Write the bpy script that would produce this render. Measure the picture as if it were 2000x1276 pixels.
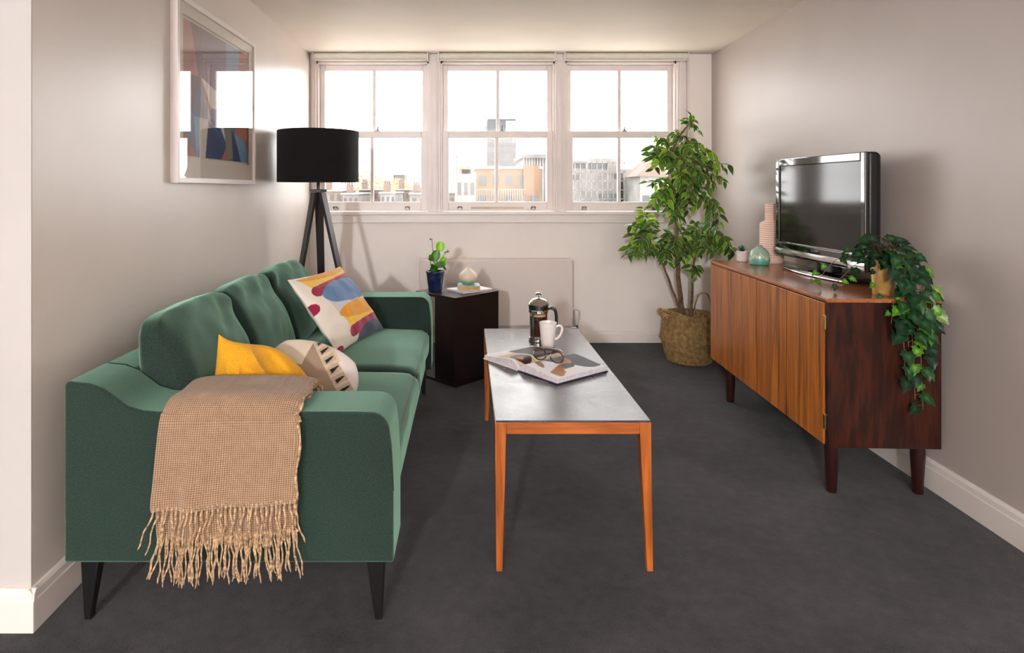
import bpy, math, random
from mathutils import Vector, Matrix, noise
random.seed(7)
PI = math.pi
S = bpy.context.scene
COL = S.collection
for o in list(bpy.data.objects): bpy.data.objects.remove(o)

# ---------------------------------------------------------------- camera (metres; camera at 1.2 m, level, shift lens)
cd = bpy.data.cameras.new('camera'); cam = bpy.data.objects.new('camera', cd); COL.objects.link(cam)
cam.location = (0, 0, 1.2); cam.rotation_euler = (PI/2, 0, 0)
cd.sensor_width = 36; cd.lens = 36*1220/2000
cd.shift_x = (1000-912)/2000; cd.shift_y = -(638-368)/2000
cd.clip_start = 0.05; cd.clip_end = 500
S.camera = cam
# ---------------------------------------------------------------- world: bright overcast sky
w = bpy.data.worlds.new('overcast_sky'); S.world = w; w.use_nodes = True
nt = w.node_tree; nt.nodes.clear()
out = nt.nodes.new('ShaderNodeOutputWorld'); bg = nt.nodes.new('ShaderNodeBackground')
tc = nt.nodes.new('ShaderNodeTexCoord'); mp = nt.nodes.new('ShaderNodeMapping'); mp.inputs['Scale'].default_value = (2.2, 2.2, 7)
nz = nt.nodes.new('ShaderNodeTexNoise'); nz.inputs['Scale'].default_value = 1.6; nz.inputs['Detail'].default_value = 4
cr = nt.nodes.new('ShaderNodeValToRGB')
cr.color_ramp.elements[0].position = .36; cr.color_ramp.elements[0].color = (.105, .107, .112, 1)
cr.color_ramp.elements[1].position = .52; cr.color_ramp.elements[1].color = (1, .99, .97, 1)
nt.links.new(tc.outputs['Generated'], mp.inputs[0]); nt.links.new(mp.outputs[0], nz.inputs['Vector'])
nt.links.new(nz.outputs[0], cr.inputs[0]); nt.links.new(cr.outputs[0], bg.inputs[0]); nt.links.new(bg.outputs[0], out.inputs[0])
bg.inputs[1].default_value = 9.0
# ---------------------------------------------------------------- photographer's lamp beside the camera, and an added unseen fill bounced off the ceiling
def area(name, loc, target, size, power, col=(.955, .97, 1), sy=None):
    d = bpy.data.lights.new(name, 'AREA'); d.energy = power; d.size = size; d.color = col
    if sy: d.shape = 'RECTANGLE'; d.size_y = sy
    o = bpy.data.objects.new(name, d); COL.objects.link(o); o.location = loc
    o.rotation_euler = (Vector(target)-Vector(loc)).to_track_quat('-Z', 'Y').to_euler()
    return o
area('studio_lamp', (-1.28, -4.6, 2.10), (.35, 3.8, .9), .22, 185)
area('bounce_fill', (1.10, -3.3, .7), (1.12, -3.75, 2.24), 1.2, 620)  # added fill that lifts the left wall and ceiling, out of view
S.view_settings.view_transform = 'Standard'; S.view_settings.look = 'None'
S.view_settings.exposure = 0.22; S.view_settings.gamma = 1; S.view_settings.use_curve_mapping = False

# ---------------------------------------------------------------- material helpers
def lin(c):
    f = lambda v: v/12.92 if v <= .04045 else ((v+.055)/1.055)**2.4
    return tuple(f(x/255) for x in c)
def rgba(c): return (*lin(c), 1)
class NT:
    def __init__(s, name):
        s.m = bpy.data.materials.new(name); s.m.use_nodes = True; s.t = s.m.node_tree
        s.b = s.t.nodes['Principled BSDF']
    def n(s, typ, **kw):
        x = s.t.nodes.new(typ)
        for k, v in kw.items():
            if k in x.inputs.keys(): x.inputs[k].default_value = v
            else: setattr(x, k, v)
        return x
    def l(s, a, b): s.t.links.new(a, b)
    def coords(s, scale=(1, 1, 1), rot=(0, 0, 0), kind='Object'):
        a = s.n('ShaderNodeTexCoord'); m = s.n('ShaderNodeMapping'); m.inputs['Scale'].default_value = scale
        m.inputs['Rotation'].default_value = rot
        s.l(a.outputs[kind], m.inputs[0]); return m.outputs[0]
    def ramp(s, fac, stops):
        r = s.n('ShaderNodeValToRGB'); e = r.color_ramp.elements
        while len(e) < len(stops): e.new(.5)
        for k, (p, c) in enumerate(stops): e[k].position = p; e[k].color = rgba(c)
        s.l(fac, r.inputs[0]); return r.outputs[0]
    def bump(s, h, strength, dist=.002):
        b = s.n('ShaderNodeBump'); b.inputs['Strength'].default_value = strength; b.inputs['Distance'].default_value = dist
        s.l(h, b.inputs['Height']); s.l(b.outputs[0], s.b.inputs['Normal'])
def mat(name, c, rough=.5, metal=0, spec=.5, nscale=0, nvar=.08, bump=0, bscale=200, sheen=0, coat=0, bdist=.001):
    N = NT(name); b = N.b
    b.inputs['Base Color'].default_value = rgba(c); b.inputs['Roughness'].default_value = rough
    b.inputs['Metallic'].default_value = metal; b.inputs['Specular IOR Level'].default_value = spec
    b.inputs['Sheen Weight'].default_value = sheen; b.inputs['Coat Weight'].default_value = coat
    b.inputs['Coat Roughness'].default_value = .05
    if nscale:
        z = N.n('ShaderNodeTexNoise', Scale=nscale, Detail=5.0); N.l(N.coords(), z.inputs['Vector'])
        lo = tuple(max(0, v*(1-nvar)) for v in c); hi = tuple(min(255, v*(1+nvar)) for v in c)
        N.l(N.ramp(z.outputs[0], [(.3, lo), (.7, hi)]), b.inputs['Base Color'])
    if bump:
        z = N.n('ShaderNodeTexNoise', Scale=bscale, Detail=3.0); N.l(N.coords(), z.inputs['Vector']); N.bump(z.outputs[0], bump, bdist)
    return N.m
def fabric(name, c, lo=.82, hi=1.15, scale=420, bump=.35, sheen=.3, mottle=3, tint=(255, 255, 255)):
    N = NT(name); b = N.b; b.inputs['Roughness'].default_value = .9; b.inputs['Specular IOR Level'].default_value = .2
    b.inputs['Sheen Weight'].default_value = sheen; b.inputs['Sheen Roughness'].default_value = .5; b.inputs['Sheen Tint'].default_value = rgba(tint)
    co = N.coords()
    z = N.n('ShaderNodeTexNoise', Scale=scale, Detail=2.0); N.l(co, z.inputs['Vector'])
    z2 = N.n('ShaderNodeTexNoise', Scale=mottle, Detail=3.0); N.l(co, z2.inputs['Vector'])
    mx = N.n('ShaderNodeMath', operation='MULTIPLY_ADD'); mx.inputs[1].default_value = .75; N.l(z.outputs[0], mx.inputs[0])
    m2 = N.n('ShaderNodeMath', operation='MULTIPLY'); m2.inputs[1].default_value = .25; N.l(z2.outputs[0], m2.inputs[0]); N.l(m2.outputs[0], mx.inputs[2])
    N.l(N.ramp(mx.outputs[0], [(.32, tuple(v*lo for v in c)), (.68, tuple(min(255, v*hi) for v in c))]), b.inputs['Base Color'])
    N.bump(z.outputs[0], bump, .0012)
    return N.m
def wood(name, stops, axis='Z', fine=60, stretch=.05, rough=.35, band=7, coat=0, dist=3.0, spec=.5):
    N = NT(name); b = N.b; b.inputs['Roughness'].default_value = rough; b.inputs['Coat Weight'].default_value = coat
    b.inputs['Specular IOR Level'].default_value = spec
    sc = [1, 1, 1]; sc['XYZ'.index(axis)] = stretch
    co = N.coords(tuple(sc))
    z1 = N.n('ShaderNodeTexNoise', Scale=band, Detail=6.0, Distortion=dist, Roughness=.62); N.l(co, z1.inputs['Vector'])
    z2 = N.n('ShaderNodeTexNoise', Scale=fine, Detail=4.0); N.l(co, z2.inputs['Vector'])
    m = N.n('ShaderNodeMath', operation='MULTIPLY'); m.inputs[1].default_value = .34; N.l(z2.outputs[0], m.inputs[0])
    a = N.n('ShaderNodeMath', operation='MULTIPLY_ADD'); a.inputs[1].default_value = .66; N.l(z1.outputs[0], a.inputs[0]); N.l(m.outputs[0], a.inputs[2])
    N.l(N.ramp(a.outputs[0], stops), b.inputs['Base Color']); N.bump(z2.outputs[0], .12, .0006)
    return N.m
def painted(name, rough=.85, bump=.2, scale=300, sheen=.2, fall=.6, spec=.3):
    N = NT(name); b = N.b; b.inputs['Roughness'].default_value = rough; b.inputs['Sheen Weight'].default_value = sheen
    b.inputs['Specular IOR Level'].default_value = spec
    a = N.n('ShaderNodeAttribute'); a.attribute_name = 'Col'; N.l(a.outputs['Color'], b.inputs['Base Color'])
    if bump:
        z = N.n('ShaderNodeTexNoise', Scale=scale, Detail=2.0); N.l(N.coords(), z.inputs['Vector']); N.bump(z.outputs[0], bump, .001)
    return N.m
def thin_glass(name, tint=(255, 255, 255), base=.0, ior=1.5, double=1.0):
    N = NT(name); t = N.t; t.nodes.remove(N.b); o = t.nodes['Material Output']
    tr = N.n('ShaderNodeBsdfTransparent'); tr.inputs[0].default_value = rgba(tint)
    g = N.n('ShaderNodeBsdfGlossy'); g.inputs['Roughness'].default_value = .0
    gm = N.n('ShaderNodeNewGeometry'); mi = N.n('ShaderNodeMath', operation='MULTIPLY_ADD'); mi.inputs[1].default_value = 1/ior-ior; mi.inputs[2].default_value = ior; N.l(gm.outputs['Backfacing'], mi.inputs[0])
    f = N.n('ShaderNodeFresnel'); N.l(mi.outputs[0], f.inputs['IOR']); m = N.n('ShaderNodeMath', operation='MULTIPLY_ADD', use_clamp=True); m.inputs[1].default_value = double; m.inputs[2].default_value = base
    N.l(f.outputs[0], m.inputs[0]); x = N.n('ShaderNodeMixShader'); N.l(m.outputs[0], x.inputs[0]); N.l(tr.outputs[0], x.inputs[1]); N.l(g.outputs[0], x.inputs[2])
    N.l(x.outputs[0], o.inputs[0]); return N.m

# ---------------------------------------------------------------- mesh helpers (all in world metres)
def origin(o):
    v = Vector((0, 0, 0))
    while o: v += o.location; o = o.parent
    return v
class MB:
    def __init__(s): s.v = []; s.f = []; s.c = None; s.uv = None
    def add(s, vs, fs):
        k = len(s.v); s.v += [tuple(x) for x in vs]; s.f += [tuple(i+k for i in f) for f in fs]; return s
    def box(s, x0, x1, y0, y1, z0, z1):
        return s.add([(x0,y0,z0),(x1,y0,z0),(x1,y1,z0),(x0,y1,z0),(x0,y0,z1),(x1,y0,z1),(x1,y1,z1),(x0,y1,z1)],
                     [(0,3,2,1),(4,5,6,7),(0,1,5,4),(1,2,6,5),(2,3,7,6),(3,0,4,7)])
    def obox(s, o, a, b, c):           # parallelepiped from a corner and three edge vectors
        o, a, b, c = map(Vector, (o, a, b, c))
        P = [o, o+a, o+a+b, o+b, o+c, o+a+c, o+a+b+c, o+b+c]
        return s.add(P, [(0,3,2,1),(4,5,6,7),(0,1,5,4),(1,2,6,5),(2,3,7,6),(3,0,4,7)])
    def prism(s, poly, vec):
        n = len(poly); v = Vector(vec); P = [Vector(p) for p in poly]
        return s.add(P+[p+v for p in P], [tuple(range(n))[::-1], tuple(range(n, 2*n))]+[(i, (i+1) % n, n+(i+1) % n, n+i) for i in range(n)])
    def lathe(s, prof, c=(0, 0, 0), seg=40, cap=True):
        k = len(s.v); vs = []; fs = []
        for r, z in prof:
            for j in range(seg):
                a = 2*PI*j/seg; vs.append((c[0]+r*math.cos(a), c[1]+r*math.sin(a), c[2]+z))
        for i in range(len(prof)-1):
            for j in range(seg):
                a = i*seg+j; b = i*seg+(j+1) % seg; fs.append((a, b, b+seg, a+seg))
        if cap:
            if prof[0][0] > 1e-5: fs.append(tuple(range(seg))[::-1])
            if prof[-1][0] > 1e-5: q = (len(prof)-1)*seg; fs.append(tuple(range(q, q+seg)))
        return s.add(vs, fs)
    def tube(s, pts, rad, seg=8, cap=True, closed=False, flat=1.0):
        P = [Vector(p) for p in pts]; n = len(P); R = rad if hasattr(rad, '__len__') else [rad]*n
        vs = []; fs = []; up = None
        for i in range(n):
            if closed: t = P[(i+1) % n]-P[i-1]
            else: t = P[min(i+1, n-1)]-P[max(i-1, 0)]
            if t.length < 1e-9: t = Vector((0, 0, 1))
            t.normalize()
            if up is None:
                up = Vector((0, 0, 1)) if abs(t.z) < .9 else Vector((1, 0, 0))
            a = t.cross(up)
            if a.length < 1e-6: a = t.cross(Vector((0, 1, 0)))
            a.normalize(); b = a.cross(t); up = b
            for j in range(seg):
                q = 2*PI*j/seg; vs.append(P[i]+(a*math.cos(q)+b*math.sin(q)*flat)*R[i])
        for i in range(n if closed else n-1):
            for j in range(seg):
                a = i*seg+j; b = i*seg+(j+1) % seg; k2 = ((i+1) % n)*seg
                fs.append((a, b, k2+(j+1) % seg, k2+j))
        if cap and not closed: fs.append(tuple(range(seg))[::-1]); fs.append(tuple(range((n-1)*seg, n*seg)))
        return s.add(vs, fs)
    def rbox(s, dims, r, M, n=14, fn=None):     # soft rounded box, M maps local -> world, fn bends local points
        h = Vector(dims)/2; vs = []; fs = []; idx = {}
        def pt(q):
            key = tuple(round(x*n) for x in q)
            if key in idx: return idx[key]
            p = Vector([q[k]*h[k] for k in range(3)])
            inner = Vector([max(-(h[k]-r), min(h[k]-r, p[k])) for k in range(3)])
            # ease so grid lines gather near the rim
            d = p-inner
            if d.length > 1e-9:
                e = Vector([ (abs(p[k])-(h[k]-r))/r if abs(p[k]) > h[k]-r else 0 for k in range(3)])
                dd = Vector([math.copysign(math.tan(e[k]*PI/4) if e[k] else 0, p[k]) for k in range(3)])
                p = inner+dd.normalized()*r if dd.length > 1e-9 else inner
            if fn: p = fn(p, (q[0], q[1], q[2]))
            vs.append(M @ p); idx[key] = len(vs)-1; return idx[key]
        L = [-1+2*i/n for i in range(n+1)]
        for ax in range(3):
            for sg in (-1, 1):
                for i in range(n):
                    for j in range(n):
                        q = []
                        for (a, b) in ((L[i], L[j]), (L[i+1], L[j]), (L[i+1], L[j+1]), (L[i], L[j+1])):
                            c = [0, 0, 0]; c[ax] = sg; c[(ax+1) % 3] = a; c[(ax+2) % 3] = b; q.append(pt(c))
                        fs.append(tuple(q if sg > 0 else q[::-1]))
        return s.add(vs, fs)
    def grid(s, fn, nu, nv, col=None, u0=0, u1=1, v0=0, v1=1):
        k = len(s.v); vs = []; cs = []
        for i in range(nu+1):
            for j in range(nv+1):
                u = u0+(u1-u0)*i/nu; v = v0+(v1-v0)*j/nv
                vs.append(fn(u, v)); cs.append(col(u, v) if col else (200, 200, 200))
        fs = [(i*(nv+1)+j, (i+1)*(nv+1)+j, (i+1)*(nv+1)+j+1, i*(nv+1)+j+1) for i in range(nu) for j in range(nv)]
        s.add(vs, fs)
        if col:
            if s.c is None: s.c = [(200, 200, 200)]*k
            s.c += cs
        return s
    def build(s, name, m, parent=None, smooth=True, bevel=0, bseg=2, solid=0, subd=0, angle=.6):
        me = bpy.data.meshes.new(name); o = bpy.data.objects.new(name, me); COL.objects.link(o)
        if parent: o.parent = parent; og = origin(parent)
        else:
            xs = [v[0] for v in s.v]; ys = [v[1] for v in s.v]; zs = [v[2] for v in s.v]
            og = Vector(((min(xs)+max(xs))/2, (min(ys)+max(ys))/2, min(zs))); o.location = og
        me.from_pydata([tuple(Vector(v)-og) for v in s.v], [], s.f); me.validate(); me.update()
        if m: me.materials.append(m)
        if s.c:
            at = me.color_attributes.new('Col', 'FLOAT_COLOR', 'POINT')
            for i, c in enumerate(s.c[:len(me.vertices)]): at.data[i].color = rgba(c)
        import bmesh as BM
        bm = BM.new(); bm.from_mesh(me); BM.ops.recalc_face_normals(bm, faces=bm.faces) if not s.c else None
        bm.to_mesh(me); bm.free()
        if smooth:
            for p in me.polygons: p.use_smooth = True
            me.set_sharp_from_angle(angle=angle)
        if solid: q = o.modifiers.new('solid', 'SOLIDIFY'); q.thickness = solid; q.offset = 0
        if bevel:
            q = o.modifiers.new('bevel', 'BEVEL'); q.width = bevel; q.segments = bseg; q.limit_method = 'ANGLE'; q.angle_limit = .5
            q.harden_normals = False
        if subd: q = o.modifiers.new('sub', 'SUBSURF'); q.levels = subd; q.render_levels = subd
        return o
def thing(name, label, cat, loc, group=None):
    o = bpy.data.objects.new(name, None); COL.objects.link(o); o.location = loc; o.empty_display_size = .05
    return tag(o, label, cat, group)
def tag(o, label, cat, group=None):
    o['label'] = label; o['category'] = cat
    if group: o['group'] = group
    return o
def struct(o): o['kind'] = 'structure'; return o
def sroot(name, loc):
    o = bpy.data.objects.new(name, None); COL.objects.link(o); o.location = loc; o['kind'] = 'structure'; return o
def lerp(a, b, t): return a+(b-a)*t
def smooth(t): t = max(0, min(1, t)); return t*t*(3-2*t)
def bez(pts, n):       # Catmull-Rom through pts
    P = [Vector(p) for p in pts]; out = []
    for i in range(len(P)-1):
        a = P[max(i-1, 0)]; b = P[i]; c = P[i+1]; d = P[min(i+2, len(P)-1)]
        for k in range(n):
            t = k/n; out.append(.5*((2*b)+(c-a)*t+(2*a-5*b+4*c-d)*t*t+(3*b-a-3*c+d)*t**3))
    out.append(P[-1]); return out
def frame(o, ux, uy):  # matrix with local x=ux, y=uy, z=normal
    ux = Vector(ux).normalized(); uy = Vector(uy); uz = ux.cross(uy).normalized(); uy = uz.cross(ux)
    M = Matrix((ux, uy, uz)).transposed().to_4x4(); M.translation = Vector(o); return M

# ---------------------------------------------------------------- materials
def wallmat(name, c, rough, spec=.5):
    return mat(name, c, rough=rough, spec=spec, nscale=2.5, nvar=.015, bump=.10, bscale=60, bdist=.002)
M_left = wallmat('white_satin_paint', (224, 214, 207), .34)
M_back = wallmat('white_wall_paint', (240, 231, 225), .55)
M_near = wallmat('dimmed_wall_paint', (190, 186, 184), .5)  # greyer than the left wall to offset excess light; dimming put into the colour
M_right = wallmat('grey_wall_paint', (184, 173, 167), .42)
M_ceil = wallmat('ceiling_paint', (236, 226, 214), .55)
M_trim = mat('gloss_trim_paint', (232, 223, 217), rough=.32, nscale=4, nvar=.015)
M_win = mat('window_paint', (226, 215, 211), rough=.35, nscale=4, nvar=.02)
M_outwall = mat('outer_render', (190, 186, 180), rough=.8, nscale=3)
N = NT('dark_carpet'); co = N.coords()
za = N.n('ShaderNodeTexNoise', Scale=420.0, Detail=3.0); N.l(co, za.inputs['Vector'])
zb = N.n('ShaderNodeTexNoise', Scale=2.6, Detail=5.0, Distortion=.6); N.l(co, zb.inputs['Vector'])
zc = N.n('ShaderNodeTexNoise', Scale=28.0, Detail=3.0); N.l(co, zc.inputs['Vector'])
m1 = N.n('ShaderNodeMath', operation='MULTIPLY_ADD'); m1.inputs[1].default_value = .5; N.l(za.outputs[0], m1.inputs[0])
m2 = N.n('ShaderNodeMath', operation='MULTIPLY_ADD'); m2.inputs[1].default_value = .32; N.l(zb.outputs[0], m2.inputs[0])
m3 = N.n('ShaderNodeMath', operation='MULTIPLY'); m3.inputs[1].default_value = .18; N.l(zc.outputs[0], m3.inputs[0])
N.l(m3.outputs[0], m2.inputs[2]); N.l(m2.outputs[0], m1.inputs[2])
N.l(N.ramp(m1.outputs[0], [(.36, (27, 27, 30)), (.64, (76, 75, 79))]), N.b.inputs['Base Color'])
N.b.inputs['Roughness'].default_value = 1; N.b.inputs['Specular IOR Level'].default_value = .05; N.b.inputs['Sheen Weight'].default_value = .15
N.bump(za.outputs[0], .8, .004); M_carpet = N.m
M_sofa = fabric('green_wool', (29, 42, 37), .66, 1.36, scale=230, sheen=.75, tint=(165, 215, 190))
M_sofa_seam = fabric('green_seam', (28, 42, 36))
M_black = mat('black_metal', (16, 15, 16), rough=.38, nscale=8)
M_blackwood = mat('black_stained_wood', (38, 33, 34), rough=.42, nscale=12, bump=.1)
M_shade = fabric('black_shade_cloth', (20, 18, 19), .7, 1.3, 500, .2, .05)
M_white_in = mat('shade_lining', (180, 172, 160), rough=.8, nscale=6)
M_chrome = mat('chrome', (205, 203, 200), rough=.12, metal=1, nscale=4, nvar=.02)
M_brass = mat('brass', (190, 160, 105), rough=.3, metal=1, nscale=9)
M_glass = thin_glass('window_glass', double=1.0)
M_picglass = thin_glass('picture_glass', double=1.0)
ROSE = [(.30, (76, 38, 14)), (.40, (132, 72, 24)), (.52, (172, 100, 36)), (.62, (194, 120, 48)), (.72, (140, 78, 28))]
M_door = wood('rosewood_door', ROSE, 'Z', 90, .05, .34, 16, dist=1.6)
M_top = wood('rosewood_top', [(.3, (92, 48, 26)), (.5, (150, 88, 52)), (.7, (178, 112, 72))], 'Y', 60, .06, .22, 8, spec=.6)
M_side = wood('dark_rosewood', [(.30, (16, 6, 5)), (.47, (40, 16, 10)), (.58, (66, 27, 14)), (.68, (34, 13, 9))], 'Z', 50, .12, .36, 6, dist=5, spec=.3)
M_darkleg = wood('dark_leg_wood', [(.3, (28, 11, 10)), (.7, (52, 22, 17))], 'Z', 50, .1, .3)
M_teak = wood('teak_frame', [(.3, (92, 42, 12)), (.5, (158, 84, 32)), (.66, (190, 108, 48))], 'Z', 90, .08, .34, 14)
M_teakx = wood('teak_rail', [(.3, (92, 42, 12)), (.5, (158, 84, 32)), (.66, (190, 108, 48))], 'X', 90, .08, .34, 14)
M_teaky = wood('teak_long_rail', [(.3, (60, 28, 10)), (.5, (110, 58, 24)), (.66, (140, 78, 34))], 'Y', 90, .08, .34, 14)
M_ebony = wood('dark_walnut_panel', [(.3, (10, 5, 4)), (.5, (22, 11, 8)), (.7, (36, 19, 13))], 'Z', 60, .08, .33, 9)
N = NT('dark_laminate_top'); co = N.coords()
za = N.n('ShaderNodeTexNoise', Scale=5.0, Detail=5.0, Distortion=1.0); N.l(co, za.inputs['Vector'])
N.l(N.ramp(za.outputs[0], [(.3, (58, 50, 52)), (.55, (80, 71, 72)), (.75, (104, 86, 84))]), N.b.inputs['Base Color'])
N.l(N.ramp(za.outputs[0], [(.3, (128, 128, 128)), (.75, (152, 152, 152))]), N.b.inputs['Roughness'])
N.b.inputs['Specular IOR Level'].default_value = .25
M_lam = N.m
# ================================================================ SETTING
CZ = 2.245; YB = 4.865
def rwx(y): return 1.905-(4.85-y)*.0196       # right wall face
def lwx(y): return -1.186-(y-1.70)*.0115       # left wall face
struct(MB().box(-2.7, 2.15, -6.0, 5.0, -.06, 0).build('floor', M_carpet, smooth=False))
struct(MB().box(-2.75, 2.15, -6.05, 5.05, CZ, CZ+.1).build('ceiling', M_ceil, smooth=False))
m = MB(); m.prism([(lwx(1.70), 1.704, 0), (lwx(5.0), 5.0, 0), (-2.6, 5.0, 0), (-2.6, 1.704, 0)], (0, 0, CZ))
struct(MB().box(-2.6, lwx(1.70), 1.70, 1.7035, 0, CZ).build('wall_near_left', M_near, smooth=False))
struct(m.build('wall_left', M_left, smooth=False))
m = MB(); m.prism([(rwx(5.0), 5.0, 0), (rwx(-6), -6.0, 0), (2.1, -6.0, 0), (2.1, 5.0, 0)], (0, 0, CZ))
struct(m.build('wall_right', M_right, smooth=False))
struct(MB().box(-2.6, 2.0, -6.0, -5.9, 0, CZ).build('wall_rear', M_back, smooth=False))
struct(MB().box(-2.7, -2.6, -6.0, 5.0, 0, CZ).build('wall_far_left', M_left, smooth=False))
m = MB(); m.box(-1.3, 2.0, YB, 5.0, 0, .945); m.box(1.727, 2.0, YB, 5.0, .945, CZ); m.box(-1.3, -1.205, YB, 5.0, .945, CZ); m.box(-1.205, 1.727, YB, 5.0, 2.2, CZ)
struct(m.build('wall_back', M_back, smooth=False))
# baseboards
def base(name, a, b, h, nrm):
    a = Vector(a); b = Vector(b); n = Vector(nrm)
    pr = [(0, 0), (.018, 0), (.018, h*.72), (.015, h*.74), (.013, h*.90), (.007, h*.985), (0, h)]
    m = MB(); k = len(pr)
    P = [a+n*p[0]+Vector((0, 0, p[1])) for p in pr]+[b+n*p[0]+Vector((0, 0, p[1])) for p in pr]
    m.add(P, [tuple(range(k))[::-1], tuple(range(k, 2*k))]+[(i, (i+1) % k, k+(i+1) % k, k+i) for i in range(k)])
    return struct(m.build(name, M_trim, smooth=False, bevel=.0015))
base('baseboard_left', (lwx(1.684), 1.6845, 0), (lwx(YB), YB, 0), .115, (1, 0, 0))
base('baseboard_near_left', (-2.6, 1.70, 0), (lwx(1.7)+.018, 1.70, 0), .115, (0, -1, 0))
base('baseboard_right', (rwx(-5.9), -5.9, 0), (rwx(YB), YB, 0), .118, (-1, 0, 0))
base('baseboard_back', (lwx(YB), YB, 0), (rwx(YB), YB, 0), .090, (0, -1, 0))
# window surround
m = MB(); m.box(-1.215, 1.727, 4.825, 4.99, .995, 1.020)
m.box(-1.215, 1.735, 4.843, YB, .938, .995); m.box(-1.215, 1.735, 4.838, YB, .932, .940)
struct(m.build('trim_1', M_trim, smooth=False, bevel=.003))
for n_, (a, b) in enumerate(((-.297, -.205), (.688, .768))):
    m = MB(); m.box(a, b, 4.862, 4.99, 1.02, 2.2); m.box(a+.018, b-.018, 4.850, 4.864, 1.02, 2.2); m.box(a+.030, b-.030, 4.845, 4.852, 1.02, 2.2)
    struct(m.build('trim_%d' % (n_+2), M_win, smooth=False, bevel=.002))
m = MB(); m.box(1.637, 1.727, 4.862, 4.99, 1.02, 2.2); m.box(1.655, 1.70, 4.850, 4.864, 1.02, 2.2); m.box(1.71, 1.727, 4.846, 4.864, 1.02, 2.2)
m.box(-1.215, -1.176, 4.858, 4.99, 1.02, 2.2); m.box(-1.205, -1.190, 4.848, 4.86, 1.02, 2.2)
struct(m.build('trim_4', M_win, smooth=False, bevel=.002))
M_catch = mat('aged_metal_catch', (120, 110, 108), rough=.35, metal=.8, nscale=20)
M_vent = mat('vent_cream', (205, 188, 160), rough=.5, nscale=8)
for n_, (a, b) in enumerate(((-1.176, -.297), (-.205, .688), (.768, 1.637))):
    r = sroot('window_%d' % (n_+1), ((a+b)/2, 4.93, 1.02))
    m = MB(); m.box(a, a+.014, 4.885, 4.985, 1.02, 2.2); m.box(b-.014, b, 4.885, 4.985, 1.02, 2.2); m.box(a, b, 4.885, 4.985, 2.175, 2.2)
    m.build('window_frame', M_win, r, smooth=False, bevel=.0015)
    c = (a+b)/2; a2 = a+.014; b2 = b-.014
    def sash(nm, y0, z0, z1, rail_b, rail_t, stile, mc):
        m = MB(); y1 = y0+.035
        m.box(a2, a2+stile, y0, y1, z0, z1); m.box(b2-stile, b2, y0, y1, z0, z1)
        m.box(a2+stile, b2-stile, y0, y1, z0, z0+rail_b); m.box(a2+stile, b2-stile, y0, y1, z1-rail_t, z1)
        m.box(mc-.0125, mc+.0125, y0+.004, y1-.006, z0+rail_b, z1-rail_t)
        # glazing beads
        s_ = m.build(nm, M_win, r, smooth=False, bevel=.003)
        for (p0, p1) in ((a2+stile, mc-.0125), (mc+.0125, b2-stile)):
            MB().box(p0, p1, y0+.018, y0+.021, z0+rail_b, z1-rail_t).build('glass_pane', M_glass, s_, smooth=False)
        return s_
    up = sash('upper_sash', 4.938, 1.60, 2.175, .035, .045, .040, c+.003)
    lo = sash('lower_sash', 4.897, 1.022, 1.648, .072, .052, .048, c-.008)
    # sash fastener on the meeting rail
    m = MB(); fx = c+.035
    m.box(fx-.018, fx+.018, 4.893, 4.93, 1.648, 1.654); m.lathe([(.010, 0), (.009, .012), (.004, .016), (.0, .016)], (fx, 4.91, 1.654), 16)
    m.tube([(fx, 4.91, 1.668), (fx+.003, 4.903, 1.70 if n_ == 1 else 1.685)], [.004, .006], 8)
    m.build('sash_catch', M_catch, lo)
    for hx in (a2+.135, b2-.155):
        m = MB(); m.box(hx-.018, hx+.018, 4.885, 4.897, 1.030, 1.046); m.tube([(hx-.016, 4.886, 1.044), (hx-.014, 4.874, 1.056), (hx+.014, 4.874, 1.056), (hx+.016, 4.886, 1.044)], .0045, 8)
        m.build('sash_lift', M_catch, lo)
    if n_ == 1:
        m = MB(); m.box(.03, .445, 4.891, 4.897, 1.038, 1.054)
        for k in range(3): m.box(.036, .44, 4.888, 4.892, 1.0405+k*.0045, 1.0425+k*.0045)
        m.build('trickle_vent', M_vent, lo, smooth=False)
# roller blinds
M_blind = mat('blind_fabric', (226, 220, 208), rough=.7, nscale=30, nvar=.02)
M_plast = mat('white_plastic', (225, 220, 214), rough=.4, nscale=8, nvar=.01)
lab = ['white roller blind rolled up above the left-hand window', 'white roller blind rolled up above the middle window', 'white roller blind rolled up above the right-hand window, beside bare wall']
for n_, (a, b) in enumerate(((-1.195, -.290), (-.232, .690), (.738, 1.712))):
    r = thing('roller_blind', lab[n_], 'blind', ((a+b)/2, 4.80, 2.19), 'rolled roller blinds')
    m = MB(); cy, cz, rr = 4.806, 2.217, .025
    m.tube([(a+.02, cy, cz), (b-.02, cy, cz)], rr, 28); m.build('rolled_cloth', M_blind, r)
    MB().box(a+.02, b-.02, cy-.008, cy+.004, 2.182, 2.192).build('bottom_bar', M_plast, r, bevel=.002)
    for q in (a+.008, b-.018): MB().box(q, q+.010, cy-.028, 4.866, cz-.030, CZ-.001).build('bracket', M_plast, r, bevel=.002)
    xq = b-.004; zl = (1.55, 1.28, .98)[n_]
    if n_:
        m = MB(); m.tube([(xq, cy-.014, cz), (xq, cy-.014, zl+.01), (xq, cy-.004, zl), (xq, cy+.006, zl+.01), (xq, cy+.006, cz)], .0016, 6)
        m.build('bead_chain', M_plast, r)
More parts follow.
